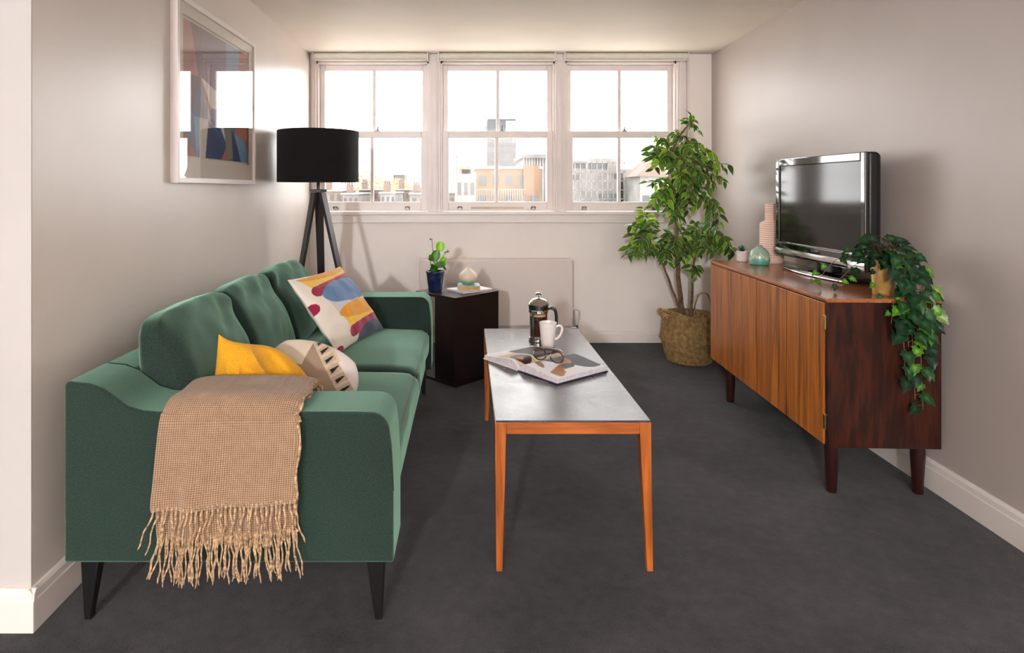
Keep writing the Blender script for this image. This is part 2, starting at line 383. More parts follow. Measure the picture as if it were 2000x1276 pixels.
# ================================================================ RADIATOR
M_rad = mat('radiator_enamel', (222, 210, 203), rough=.38, nscale=3, nvar=.01)
r = thing('radiator', 'flat white panel radiator on the wall below the windows', 'radiator', (.22, 4.80, .13))
MB().box(-.362, .806, 4.745, 4.765, .150, .648).build('front_panel', M_rad, r, bevel=.006, bseg=3)
m = MB(); m.box(-.360, -.352, 4.765, 4.842, .158, .655); m.box(.796, .804, 4.765, 4.842, .158, .655); m.box(-.352, .796, 4.825, 4.842, .16, .65)
m.build('side_cover', M_rad, r, bevel=.002)
m = MB(); m.box(-.362, .806, 4.763, 4.770, .645, .662); m.box(-.362, .806, 4.835, 4.842, .645, .662)
for k in range(58): m.box(-.355+k*.02, -.349+k*.02, 4.770, 4.835, .652, .658)
m.build('top_grille', M_rad, r, smooth=False)
m = MB(); m.lathe([(.010, 0), (.012, .01), (.019, .035), (.021, .045), (.021, .10), (.018, .112), (.0, .114)], (.845, 4.80, .150), 20)
m.build('valve_head', M_plast, r)
m = MB(); m.tube([(.845, 4.80, .0), (.845, 4.80, .15)], .0075, 12); m.lathe([(.013, 0), (.013, .03)], (.845, 4.80, .118), 6); m.tube([(.80, 4.80, .128), (.845, 4.80, .128)], .012, 12)
m.build('valve_pipe', M_chrome, r)
for bx in (-.2, .64): MB().box(bx, bx+.03, 4.84, YB-.0005, .2, .6).build('wall_bracket', M_rad, r)
# ================================================================ SOFA
sofa = thing('sofa', 'long green fabric three-seat sofa on black metal legs against left wall', 'sofa', (-.65, 2.7, 0))
def armprof():
    p = [(-1.097, .18), (-1.097, .662), (-1.090, .674), (-1.03, .668), (-.99, .654), (-.955, .628), (-.925, .606), (-.885, .594), (-.84, .590)]
    p += [(-.30, .590)]
    for k in range(1, 7): a = k/6*PI/2; p.append((-.265+.055*math.sin(a)-.0, .535+.055*math.cos(a)))
    p += [(-.205, .50), (-.200, .40), (-.200, .18)]
    return p
for (y0, y1) in ((1.70, 1.885), (3.505, 3.69)):
    m = MB(); m.prism([(x, y0, z) for x, z in armprof()], (0, y1-y0, 0))
    a_ = m.build('armrest', M_sofa, sofa, bevel=.022, bseg=5, angle=.9)
    ys = y0+.004 if y0 < 2 else y0+.004
    pr = armprof()[2:-1]; pts = [(x+(.012 if i < 1 else 0), y0+.0015, z-.024) for i, (x, z) in enumerate(pr)]
    MB().tube(pts, .0016, 6).build('seam', M_sofa_seam, a_)
m = MB(); m.prism([(-1.097, 1.885, .18), (-1.097, 1.885, .662), (-1.088, 1.885, .674), (-1.03, 1.885, .668), (-1.0, 1.885, .655), (-.96, 1.885, .42), (-.955, 1.885, .18)], (0, 1.62, 0))
m.build('back_frame', M_sofa, sofa, bevel=.012, bseg=3)
MB().box(-.955, -.232, 1.885, 3.505, .185, .285).build('base_frame', M_sofa, sofa, bevel=.01)
MB().box(-1.06, -.24, 1.74, 3.65, .168, .182).build('under_rail', M_black, sofa, bevel=.002)
def wr(p, s=6, a=.006): return noise.noise(Vector(p)*s)*a
for k, (y0, y1) in enumerate(((1.887, 2.692), (2.698, 3.503))):
    def fn(p, q):
        t = max(0, q[2]); e = (1-q[0]**2)*(1-q[1]**2)
        p = p.copy(); p.z += .022*t*e+wr(p+Vector((k*5, 0, 0)), 5, .006)*t
        p.z -= .012*max(0, q[0])**6*t
        p.x += wr(p+Vector((9, k, 0)), 7, .005)*(.3+abs(q[0]))
        return p
    M = Matrix.Translation(((-.955-.208)/2, (y0+y1)/2, .350))
    s_ = MB().rbox((.747, y1-y0, .136), .042, M, 22, fn).build('seat_cushion', M_sofa, sofa)
    zt = .405; x1 = -.222
    pts = [(-.60+.001, y0+.006, zt), (x1-.02, y0+.012, zt), (x1, y0+.035, zt), (x1, y1-.035, zt), (x1-.02, y1-.012, zt), (-.6, y1-.006, zt)]
    MB().tube(bez([(x1+.002, y0+.05, zt-.002), (x1+.003, (y0+y1)/2, zt-.001), (x1+.002, y1-.05, zt-.002)], 10), .0022, 6).build('seam', M_sofa_seam, s_)
for k in range(3):
    y0 = 1.890+k*.5375; yc = y0+.2675
    H = .405; tilt = math.atan2(.24, .97)+(.02, .05, .04)[k]
    M = Matrix.Translation((-.868, yc, .412)) @ Matrix.Rotation(-tilt, 4, 'Y') @ Matrix.Rotation((.0, .03, -.02)[k], 4, 'Z')
    def fn(p, q, k=k):
        p = p.copy(); p.z += H/2
        t = p.z/H; tz = max(0, min(1, t))
        e = (1-q[1]**2)*(1-(2*tz-1)**2)
        p.x *= 1.0-.42*smooth((tz-.45)/.55)
        p.x += math.copysign(.030*e, q[0]) if abs(q[0]) > .01 else 0
        p.z += .008*(1-q[1]**2)*smooth(tz) - .02*abs(q[1])**4*smooth(tz)
        w_ = Vector((p.x+k*3.1, p.y*1.0, p.z*1.0))
        p.x += wr(w_, 5, .012)+wr(w_*1.0, 14, .006)*smooth(tz*1.2)
        # a few gathers running down from the top edge
        p.x += .006*math.sin(p.y*34+4*math.sin(p.z*9)+k*2)*smooth((tz-.35)/.65)*(1 if q[0] > 0 else .4)
        p.z += .006*noise.noise(Vector((p.y*9+k, 2, 0)))*smooth(tz)
        p.x -= .02*smooth((.12-tz)/.12)*q[0] if q[0] > 0 else 0
        return p
    MB().rbox((.165, .530, H), .038, M, 34, fn).build('back_cushion', M_sofa, sofa)
for (x, y, dx) in ((-1.045, 1.745, -.01), (-.255, 1.745, .01), (-1.045, 3.645, -.01), (-.262, 3.645, .01)):
    m = MB(); t, b = .026, .010
    P = [(x-t, y-t*.6, .182), (x+t, y-t*.6, .182), (x+t, y+t, .182), (x-t, y+t, .182), (x+dx-b, y-b, 0), (x+dx+b, y-b, 0), (x+dx+b, y+b, 0), (x+dx-b, y+b, 0)]
    m.add(P, [(3,2,1,0),(4,5,6,7),(0,1,5,4),(1,2,6,5),(2,3,7,6),(3,0,4,7)]); m.build('leg', M_black, sofa, bevel=.003)
# ---- throw pillows
def pillow(name, o, ux, uy, W, H, T, m_, label, cat, group, pinch=.06, n=44, disp=None, paint=None, back=(225, 218, 205), p=2.3):
    M = frame(o, ux, uy); b = MB(); idx = {}; vs = []; cs = []; fs = []
    for sd in (1, -1):
        for i in range(n+1):
            for j in range(n+1):
                u = -1+2*i/n; v = -1+2*j/n; u = math.sin(u*PI/2)*.35+u*.65; v = math.sin(v*PI/2)*.35+v*.65
                edge = i in (0, n) or j in (0, n)
                if edge and sd < 0: idx[(sd, i, j)] = idx[(1, i, j)]; continue
                x = u*W/2*(1-pinch*(1-v*v)); y = v*H/2*(1-pinch*(1-u*u))
                h = T/2*(max(0, (1-abs(u)**p)*(1-abs(v)**p)))**.55
                q = Vector((x, y, sd*h))
                if disp: q = disp(q, u, v, sd, h)
                idx[(sd, i, j)] = len(vs); vs.append(M @ q); cs.append(paint(u, v) if (paint and sd > 0) else back)
        for i in range(n):
            for j in range(n):
                f = [idx[(sd, i, j)], idx[(sd, i+1, j)], idx[(sd, i+1, j+1)], idx[(sd, i, j+1)]]
                fs.append(tuple(f if sd > 0 else f[::-1]))
    b.add(vs, fs); b.c = cs if paint else None
    ob = b.build(name, m_)
    tag(ob, label, cat, group); return ob
def ell(u, v, cx, cy, rx, ry, rot=0):
    c, s = math.cos(rot), math.sin(rot); x = (u-cx)*c+(v-cy)*s; y = -(u-cx)*s+(v-cy)*c
    return (x/rx)**2+(y/ry)**2 < 1
def capsule(u, v, x0, y0, r):  # stripe from x0 to the right edge
    return abs(v-y0) < r if u > x0+r else (u-x0-r)**2+(v-y0)**2 < r*r
CRM, YEL, OCH, MAG, BLU, NAV, LIL = (236, 224, 212), (236, 186, 70), (222, 150, 24), (150, 24, 66), (88, 122, 162), (46, 58, 84), (206, 200, 206)
def pattern(u, v):
    c = CRM; u = u*.92+.34; xr = -.20-.24*v
    if u > xr:
        if v > .50: c = YEL
        elif v > -.22: c = LIL
        elif v > -.74: c = YEL
    if u > xr-.05 and .50 < v and ell(u, v, .35, .92, .8, .14): c = OCH
    if ell(u, v, -.3, 1.03, .5, .10): c = CRM
    if ell(u, v, .62, -.28, .78, .21): c = OCH
    if v < -.70+.10*u and u > .25: c = NAV
    if ell(u, v, .75, -.98, .62, .34): c = NAV
    if capsule(u, v-.10*u, -.10, -.76, .125): c = MAG
    if ell(u, v, .90, -.90, .66, .20): c = NAV
    if capsule(u, v-.12*u, -.42, .50, .135): c = MAG
    if ell(u, v, .62, .28, .88, .34): c = BLU
    if ell(u, v, -.58, .12, .12, .13): c = MAG
    if ell(u, v, -.50, -.98, .12, .10): c = MAG
    return c
def dpl(q, u, v, sd, h):
    q = q.copy(); q.z += sd*wr((u*1.3, v*1.3, sd*3), 2.6, .012)*(h/.06); q.z -= sd*.006*abs(math.sin(v*6+u*2+1))*(1 if u < -.3 else .3)*(h/.06)
    return q
M_printed = painted('printed_linen')
B0 = Vector((-.616, 2.85, .436)); B1 = Vector((-.480, 3.335, .436)); T0 = Vector((-.838, 2.98, .752)); T1 = Vector((-.716, 3.43, .770))
cen = (B0+B1+T0+T1)/4
pillow('throw_pillow', cen+Vector((.02, -.01, .008)), (B1-B0), (T0-B0), .53, .42, .14, M_printed,
       'white throw pillow printed with yellow, blue and magenta curved shapes at far end of sofa', 'pillow', None, paint=pattern, disp=dpl, n=150)
M_mustard = fabric('mustard_cotton', (216, 156, 34), .9, 1.08, 300, .2, .1)
def dm(q, u, v, sd, h):
    q = q.copy(); k = h/.075
    a = max(0, (u+.25)/1.25); b = max(0, v)
    q.y -= .135*a*a*smooth((v+.6)/1.6); q.x -= .03*a*b
    q.y += .022*max(0, -u)**6*max(0, v)**6
    for (ax_, ay_, bx_, by_, am) in ((-.42, .98, .30, -.15, .034), (-.15, .10, .75, .30, .016), (-.8, .7, -.62, -.7, .012), (-.55, .6, -.40, -.6, .010)):
        ex, ey = bx_-ax_, by_-ay_; L_ = math.hypot(ex, ey); t_ = ((u-ax_)*ex+(v-ay_)*ey)/L_/L_; d_ = ((u-ax_)*ey-(v-ay_)*ex)/L_
        w_ = smooth((t_+.05)/.2)*smooth((1.15-t_)/.5)
        q.z += sd*am*w_*(math.exp(-d_/.20) if d_ > 0 else math.exp(d_/.035))*min(1, k*1.5)
    q.z += sd*(wr((u*1.6+3, v*1.6, 1), 2.2, .016)+.004*math.sin(9*(u+.6*v)))*k
    return q
pillow('throw_pillow', (-.645, 2.040, .562), (.96, .16, -.10), (.05, .22, .97), .36, .25, .125, M_mustard,
       'plain mustard yellow throw pillow tucked behind the near armrest', 'pillow', None, disp=dm, pinch=.04, n=90)
def pat2(u, v):
    w_ = u*.79+v*.62-.40; t_ = u*.62-v*.79; c = (224, 214, 208)
    if w_ < 0: c = (150, 128, 108) if w_ < -.03 else (198, 180, 160)
    elif w_ < .36:
        c = (186, 164, 142); k = (t_+1.9+w_*.35) % .27
        if k < .105*(1.15-w_/.36) and .05 < w_ < .31: c = (22, 20, 24)
        elif .13 < k < .19: c = (206, 188, 168)
    elif .36 < w_ < .44 and t_ < -.2: c = (206, 188, 150)
    if u < -.25 and v > .2: c = (210, 196, 176)
    return c
def dp2(q, u, v, sd, h):
    q = q.copy(); q.x *= math.sqrt(1-.42*v*v); q.y *= math.sqrt(1-.42*u*u); q.z += sd*wr((u*1.5+8, v*1.5, 1), 2.4, .010)*(h/.06); return q
pillow('throw_pillow', (-.552, 2.205, .532), (.93, .05, -.32), (.24, .50, .83), .34, .25, .09, M_printed,
       'cream and taupe throw pillow with black dashes half hidden behind the mustard one', 'pillow', None, paint=pat2, disp=dp2, n=130, pinch=.0, p=2.0)
# ---- blanket over the near armrest
N = NT('woven_tan_wool'); N.b.inputs['Roughness'].default_value = .95; N.b.inputs['Sheen Weight'].default_value = .25; N.b.inputs['Specular IOR Level'].default_value = .1
co = N.coords((1, 1, 1)); sp = N.n('ShaderNodeSeparateXYZ'); N.l(N.coords(kind='UV'), sp.inputs[0])
def sinw(src, k):
    a = N.n('ShaderNodeMath', operation='MULTIPLY'); a.inputs[1].default_value = k; N.l(src, a.inputs[0])
    b = N.n('ShaderNodeMath', operation='SINE'); N.l(a.outputs[0], b.inputs[0]); return b.outputs[0]
wx = sinw(sp.outputs[0], 2*PI/.0058); wy = sinw(sp.outputs[1], 2*PI/.0058)
wh = N.n('ShaderNodeMath', operation='MULTIPLY'); wh.inputs[1].default_value = .45; N.l(wy, wh.inputs[0])
pm = N.n('ShaderNodeMath', operation='MULTIPLY_ADD'); pm.inputs[1].default_value = .55; N.l(wx, pm.inputs[0]); N.l(wh.outputs[0], pm.inputs[2])
zz = N.n('ShaderNodeTexNoise', Scale=35.0, Detail=3.0); N.l(co, zz.inputs['Vector'])
ad = N.n('ShaderNodeMath', operation='MULTIPLY_ADD'); ad.inputs[1].default_value = .30; N.l(pm.outputs[0], ad.inputs[0])
zk = N.n('ShaderNodeMath', operation='MULTIPLY_ADD'); zk.inputs[1].default_value = .22; zk.inputs[2].default_value = .39; N.l(zz.outputs[0], zk.inputs[0]); N.l(zk.outputs[0], ad.inputs[2])
N.l(N.ramp(ad.outputs[0], [(.22, (108, 84, 64)), (.5, (148, 120, 95)), (.8, (176, 148, 122))]), N.b.inputs['Base Color'])
N.bump(pm.outputs[0], .6, .0015); M_throw = N.m
M_fringe = mat('tan_yarn', (156, 128, 100), rough=.95, nscale=120, nvar=.4)
def throwpath(off, zb, inner=.46):
    P = [(1.905+off, inner), (1.905+off, .575), (1.885+off*.8, .603+off), (1.80, .607+off), (1.72, .604+off), (1.694-off*.7, .585), (1.689-off, .55), (1.687-off, .40), (1.685-off, zb)]
    return bez([(0, y, z) for y, z in P], 6)
thr = thing('throw_blanket', 'tan woven blanket with knotted fringe folded over the near armrest of the sofa', 'blanket', (-.63, 1.69, .3))
def layer(name, off, xa, xb, zb, ph):
    P = throwpath(off, zb); n = len(P)-1
    def f(u, v):
        q = P[int(round(v*n))]; t = smooth((v-.55)/.45)
        x = lerp(xa, xb, u)+(-.018*t*(1-u)+.004*math.sin(v*19+ph))*1+.004*math.sin(v*50+ph)*(u > .97)
        z = q.z+(.022*(u-.5)*t)-.012*(abs(2*u-1)**6)*(1-t)*(v < .6)
        y = q.y-(.006*(1+math.sin(u*15+ph+v*3))*t+.010*math.exp(-((u-.27)/.05)**2)*t)
        return (x, y, z)
    return MB().grid(f, 60, n), f
def fuv(o, off, zb):       # weave follows the cloth: u across, v along the drape, in metres
    P = throwpath(off, zb); arc = [0]
    for a, b in zip(P, P[1:]): arc.append(arc[-1]+(b-a).length)
    n = len(P); uv = o.data.uv_layers.new(name='UVMap')
    for l in o.data.loops: k = l.vertex_index; uv.data[l.index].uv = (k//n/60*.36, arc[k % n])
mb, f1 = layer('a', .012, -.812, -.457, .270, .5); o_ = mb.build('lower_fold', M_throw, thr, solid=.006); fuv(o_, .012, .270)
mb, f2 = layer('b', .024, -.818, -.452, .352, 0); o2 = mb.build('upper_fold', M_throw, thr, solid=.007); fuv(o2, .024, .352)
def fringe(f, L, n, yo, seed):
    rnd = random.Random(seed); m = MB()
    for i in range(n):
        u = (i+.5)/n; x, y, z = f(u, 1); y -= yo; l = L*(.85+.3*rnd.random()); dx = rnd.uniform(-.018, .018)-(.03*(1-u)**6)+(.02*u**9)
        pts = [(x, y, z+.012)]+[(x+dx*t+.003*math.sin(9*t+i), y-.004*math.sin(t*3)-rnd.uniform(0, .003), z-l*t) for t in (.1, .3, .5, .7, .88, 1)]
        m.tube(pts, [.0024, .0030, .0021, .0021, .0021, .0024, .0012], 5)
    return m
fringe(f1, .112, 66, .001, 3).build('lower_fringe', M_fringe, thr)
fringe(f2, .105, 32, .003, 4).build('upper_fringe', M_fringe, thr)
# whipped side edge of the folded blanket
m = MB()
for f in (f1, f2):
    m.tube([Vector(f(1, k/48*.999))+Vector((.001, 0, .003*math.sin(k*2.5))) for k in range(49)], [.004+.0015*math.sin(k*2) for k in range(49)], 6)
m.build('side_edge', M_fringe, thr)
# ================================================================ FLOOR LAMP
L0 = Vector((-.935, 3.93, 0)); lamp = thing('floor_lamp', 'tripod floor lamp with wide black drum shade behind the sofa', 'lamp', L0)
top = L0+Vector((0, 0, 1.175))
for ang in (219, 340, 97):
    a = math.radians(ang); d = Vector((math.cos(a), math.sin(a), 0)); R = .325 if ang != 219 else .245
    tng = Vector((-d.y, d.x, 0)); p0 = top+d*.028; p1 = L0+d*R
    m = MB(); P = []
    for p, wd, th in ((p0, .027, .011), (lerp(p0, p1, .5), .022, .010), (p1, .013, .009)):
        for (sa, sb) in ((-1, -1), (1, -1), (1, 1), (-1, 1)): P.append(p+tng*wd*sa+d*th*sb)
    m.add(P, [(3,2,1,0), (8,9,10,11)]+[(k*4+j, k*4+(j+1) % 4, k*4+4+(j+1) % 4, k*4+4+j) for k in range(2) for j in range(4)])
    m.build('leg', M_blackwood, lamp, smooth=False, bevel=.002)
MB().lathe([(.052, 0), (.053, .003), (.053, .014), (.05, .017)], (top.x, top.y, 1.177), 6).build('leg_plate', M_blackwood, lamp, smooth=False)
MB().tube([(top.x, top.y, 1.190), (top.x, top.y, 1.32)], .010, 16).build('pole', M_black, lamp)
m = MB(); R = .250; m.lathe([(R, 1.239), (R+.001, 1.243), (R+.001, 1.554), (R, 1.558), (R-.004, 1.558), (R-.004, 1.239), (R, 1.239)], (top.x, top.y, 0), 72, cap=False)
sh = m.build('lamp_shade', M_shade, lamp)
MB().lathe([(R-.0045, 1.243), (R-.0045, 1.554)], (top.x, top.y, 0), 72, cap=False).build('shade_lining', M_white_in, sh)
m = MB()
for k in range(3):
    a = k*2*PI/3+.3; m.tube([(top.x, top.y, 1.30), (top.x+(R-.006)*math.cos(a), top.y+(R-.006)*math.sin(a), 1.30)], .0025, 6)
m.build('shade_spider', M_black, lamp)
# ================================================================ SIDE TABLE
F = Vector((-.071, 3.754, 0)); a1 = Vector((-.69, .724, 0))*.375; a2_ = Vector((.705, .709, 0))*.39; up = Vector((0, 0, 1))
st = thing('side_table', 'dark wooden cube side table standing cornerwise beside the sofa end', 'table', F+(a1+a2_)/2)
MB().obox(F+up*.522, a1, a2_, up*.018).build('tabletop', M_ebony, st, smooth=False, bevel=.0015)
MB().obox(F+up*.0, a1, a2_, up*.018).build('base_board', M_ebony, st, smooth=False, bevel=.0015)
n1 = a1.normalized(); n2 = a2_.normalized()
MB().obox(F+up*.018, n1*.018, a2_, up*.504).build('side_panel', M_ebony, st, smooth=False, bevel=.0015)
MB().obox(F+up*.018+n1*.0185+n2*.001, a1*.5-n1*.0185, n2*.018, up*.504).build('half_panel', M_ebony, st, smooth=False, bevel=.0015)
MB().obox(F+up*.018+n1*.185+n2*.0195, n1*.018, a2_*.6, up*.504).build('centre_panel', M_ebony, st, smooth=False, bevel=.0015)
ZT = .540
# plant in blue pot
c = Vector((-.205, 4.035, ZT)); pp = thing('potted_plant', 'small round-leaved green plant in a dark blue glazed pot on the side table', 'plant', c)
N = NT('blue_glaze'); z = N.n('ShaderNodeTexNoise', Scale=22.0, Detail=5.0); N.l(N.coords(), z.inputs['Vector'])
N.l(N.ramp(z.outputs[0], [(.3, (16, 20, 44)), (.55, (28, 38, 74)), (.8, (52, 68, 98))]), N.b.inputs['Base Color']); N.b.inputs['Roughness'].default_value = .25
M_blue = N.m
M_soil = mat('soil', (70, 44, 28), rough=.95, nscale=60, nvar=.4, bump=.8, bscale=90, bdist=.01)
MB().lathe([(.0, 0), (.042, 0), (.044, .004), (.058, .112), (.061, .116), (.061, .126), (.057, .127), (.053, .118), (.050, .105)], c, 40, cap=False).build('pot', M_blue, pp)
MB().lathe([(.0, .112), (.03, .116), (.052, .108)], c, 24, cap=False).build('soil', M_soil, pp)
def leafmat(name, rough=.4, trans=.25):
    N = NT(name); b = N.b; b.inputs['Roughness'].default_value = rough
    a = N.n('ShaderNodeAttribute'); a.attribute_name = 'Col'; N.l(a.outputs['Color'], b.inputs['Base Color'])
    tr = N.n('ShaderNodeBsdfTranslucent'); hs = N.n('ShaderNodeHueSaturation', Saturation=1.15, Value=1.5); N.l(a.outputs['Color'], hs.inputs['Color']); N.l(hs.outputs[0], tr.inputs[0])
    x = N.n('ShaderNodeMixShader'); x.inputs[0].default_value = trans; N.l(b.outputs[0], x.inputs[1]); N.l(tr.outputs[0], x.inputs[2])
    N.l(x.outputs[0], N.t.nodes['Material Output'].inputs[0]); return N.m
M_leaf = leafmat('leaf_green'); M_stem = mat('green_stem', (86, 96, 48), rough=.6, nscale=30)
def addleaf(m, base, d, nrm, L, W, col, edge=None, shape='ovate', curl=.15, n=7, vein=None):
    d = Vector(d).normalized(); s = d.cross(Vector(nrm)); s = s.normalized() if s.length > 1e-6 else Vector((1, 0, 0)); nn = s.cross(d)
    vs = []; cs = []; fs = []; k0 = len(m.v)
    if m.c is None: m.c = []
    rows = n
    for i in range(rows+1):
        t = i/rows
        if shape == 'ovate': w = math.sin(PI*t**.72)**.9*(1-.25*t)
        elif shape == 'round': w = math.sqrt(max(0, 1-(2*t-1)**2))*1.0
        else: w = math.sin(PI*t)
        w = w*W/2 if 0 < i < rows else 0.0006
        c0 = Vector(base)+d*(L*t)+nn*(-curl*L*t*t)
        for (q, cc) in ((-1, edge or col), (-.74, col), (0, vein or col), (.74, col), (1, edge or col)):
            vs.append(c0+s*w*q+nn*(abs(q)*w*.28)); cs.append(cc)
    for i in range(rows):
        for j in range(4): fs.append((i*5+j, (i+1)*5+j, (i+1)*5+j+1, i*5+j+1))
    m.add(vs, fs); m.c += cs
stems = [((0, 0, .11), (.012, 0, .20), (.030, .0, .262)), ((0, 0, .11), (.02, 0, .16), (.058, -.01, .205)), ((0, 0, .11), (.0, .01, .17), (-.005, .0, .215)), ((0, 0, .11), (.03, -.01, .16), (.055, -.02, .165)),
         ((0, 0, .11), (-.01, 0, .2), (-.022, 0, .335)), ((0, 0, .11), (.03, .0, .19), (.085, .0, .265)), ((0, 0, .11), (.0, -.02, .13), (.01, -.03, .145)), ((0, 0, .11), (-.02, 0, .15), (-.035, 0, .20))]
m = MB()
for s_ in stems: m.tube([c+Vector(q) for q in bez(s_, 4)], .0022, 6)
m.build('stem', M_stem, pp)
m = MB(); G1, G2, G3 = (108, 160, 22), (58, 104, 24), (38, 78, 24)
for (p, d, L, W, col) in (((.028, 0, .250), (.12, .1, 1), .068, .058, G1), ((-.012, .0, .185), (.35, .0, 1), .082, .060, G2), ((.035, -.01, .185), (.7, -.2, .5), .046, .042, G1), ((.0, -.02, .165), (1, -.2, .15), .072, .046, G2),
                        ((-.01, -.02, .118), (.1, -.4, 1), .056, .050, G3), ((.045, -.01, .165), (.6, -.3, -.7), .045, .016, G3), ((.055, 0, .245), (1, 0, .18), .040, .010, (74, 90, 50)), ((-.018, .0, .19), (-.3, -.3, .8), .05, .030, G2),
                        ((.0, -.02, .15), (-.5, -.5, .4), .045, .024, G3), ((-.026, 0, .326), (-.5, 0, .6), .014, .009, (60, 60, 40)), ((.01, .02, .19), (-.3, .3, 1), .05, .05, G2), ((-.03, 0, .195), (-.6, -.2, .5), .02, .012, G2)):
    if abs(d[1]) < .15: nr = (.15, -1, .2)
    else: nr = (.1, -1, .5)
    addleaf(m, c+Vector(p), d, nr, L, W, col, vein=tuple(min(255, x*1.25) for x in col), shape='round', curl=.05, n=10)
m.build('foliage', M_leaf, pp)
# magazine, book, vase
M_paper = mat('paper_white', (232, 226, 226), rough=.55, nscale=12, nvar=.02)
def pagesmat(name, c, c2, k=2*PI/.0016, axis=2):
    N = NT(name); sp = N.n('ShaderNodeSeparateXYZ'); N.l(N.coords(), sp.inputs[0]); a = N.n('ShaderNodeMath', operation='MULTIPLY'); a.inputs[1].default_value = k; N.l(sp.outputs[axis], a.inputs[0])
    b = N.n('ShaderNodeMath', operation='SINE'); N.l(a.outputs[0], b.inputs[0]); z = N.n('ShaderNodeTexNoise', Scale=90.0); N.l(N.coords(), z.inputs['Vector'])
    d = N.n('ShaderNodeMath', operation='MULTIPLY_ADD'); d.inputs[1].default_value = .3; N.l(b.outputs[0], d.inputs[0]); N.l(z.outputs[0], d.inputs[2])
    N.l(N.ramp(d.outputs[0], [(.2, c2), (.8, c)]), N.b.inputs['Base Color']); N.b.inputs['Roughness'].default_value = .8; return N.m
M_pages = pagesmat('page_edges', (232, 224, 226), (176, 166, 176)); M_tanpages = pagesmat('tan_page_edges', (206, 168, 116), (160, 118, 72))
mg = thing('magazine', 'thin white magazine lying flat under the small book on the side table', 'magazine', (.03, 4.03, ZT))
Fm = Vector((-.022, 3.895, ZT+.001)); e1 = Vector((-.60, .80, 0))*.185; e2 = Vector((.80, .60, 0))*.235
MB().obox(Fm+up*.001+e1*.01+e2*.01, e1*.98, e2*.98, up*.009).build('pages', M_pages, mg, smooth=False)
MB().obox(Fm+up*.0101, e1, e2, up*.0012).build('cover', M_paper, mg, smooth=False)
MB().obox(Fm, e1, e2, up*.0009).build('cover', M_paper, mg, smooth=False)
bk = thing('book', 'small pale blue book with tan page edges beneath the bulb vase', 'book', (.012, 4.02, ZT+.0125))
Fb = Vector((-.055, 3.950, ZT+.0130)); e1 = Vector((-.06, 1, 0)).normalized()*.115; e2 = Vector((1, .06, 0)).normalized()*.140
M_pale = mat('pale_blue_cover', (168, 204, 204), rough=.5, nscale=20, nvar=.06)
MB().obox(Fb+up*.002+e1*.02+e2*.02, e1*.97, e2*.97, up*.025).build('pages', M_tanpages, bk, smooth=False)
MB().obox(Fb+up*.027, e1, e2, up*.002).build('cover', M_pale, bk, smooth=False)
MB().obox(Fb, e1, e2, up*.0018).build('cover', M_pale, bk, smooth=False)
MB().obox(Fb, e1, e2*.012, up*.029).build('spine', M_pale, bk, smooth=False)
def ramped(name, stops, rough=.4, noise_s=8, amp=.10, zs=1.0, bump=0):
    N = NT(name); co = N.coords(); sp = N.n('ShaderNodeSeparateXYZ'); N.l(co, sp.inputs[0])
    z = N.n('ShaderNodeTexNoise', Scale=noise_s, Detail=4.0); m_ = N.n('ShaderNodeMapping'); m_.inputs['Scale'].default_value = (1, 1, .15); N.l(co, m_.inputs[0]); N.l(m_.outputs[0], z.inputs['Vector'])
    a = N.n('ShaderNodeMath', operation='MULTIPLY'); a.inputs[1].default_value = zs; N.l(sp.outputs[2], a.inputs[0])
    q = N.n('ShaderNodeMath', operation='SUBTRACT'); q.inputs[1].default_value = .5; N.l(z.outputs[0], q.inputs[0])
    b = N.n('ShaderNodeMath', operation='MULTIPLY_ADD'); b.inputs[1].default_value = amp; N.l(q.outputs[0], b.inputs[0]); N.l(a.outputs[0], b.inputs[2])
    N.l(N.ramp(b.outputs[0], stops), N.b.inputs['Base Color']); N.b.inputs['Roughness'].default_value = rough; return N.m
M_bulb = ramped('cream_teal_glaze', [(.0, (96, 150, 140)), (.16, (128, 168, 152)), (.30, (212, 192, 168)), (.7, (226, 212, 196))], .45, 30, .12, 1/.125)
vz = MB().lathe([(0, 0), (.030, 0), (.036, .003), (.054, .022), (.062, .044), (.060, .060), (.046, .078), (.026, .094), (.013, .106), (.011, .116), (.015, .124), (.012, .126), (.009, .118), (.010, .104)], (.008, 4.015, ZT+.0422), 48, cap=False).build('bulb_vase', M_bulb)
tag(vz, 'onion-shaped cream vase with pale teal foot standing on the small book', 'vase')
# ================================================================ COFFEE TABLE
X0, X1, Y0, Y1, TZ = .088, .577, 1.955, 3.24, .4724
ct = thing('coffee_table', 'long low coffee table with dark laminate top and orange-brown tapered legs', 'table', ((X0+X1)/2, (Y0+Y1)/2, 0))
MB().box(X0+.002, X1-.002, Y0+.002, Y1-.002, TZ-.006, TZ).build('tabletop', M_lam, ct, smooth=False)
MB().box(X0+.036, X1-.036, Y0, Y0+.024, TZ-.042, TZ-.0062).build('end_rail', M_teakx, ct, smooth=False, bevel=.001)
MB().box(X0+.036, X1-.036, Y1-.024, Y1, TZ-.042, TZ-.0062).build('end_rail', M_teakx, ct, smooth=False, bevel=.001)
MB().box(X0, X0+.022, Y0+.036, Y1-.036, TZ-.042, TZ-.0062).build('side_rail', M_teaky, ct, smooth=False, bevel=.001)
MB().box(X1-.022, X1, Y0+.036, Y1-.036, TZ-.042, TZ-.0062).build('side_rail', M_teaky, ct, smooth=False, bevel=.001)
m = MB(); m.box(X0+.022, X1-.022, Y0+.024, Y1-.024, TZ-.024, TZ-.0064); m.build('under_panel', M_ebony, ct, smooth=False)
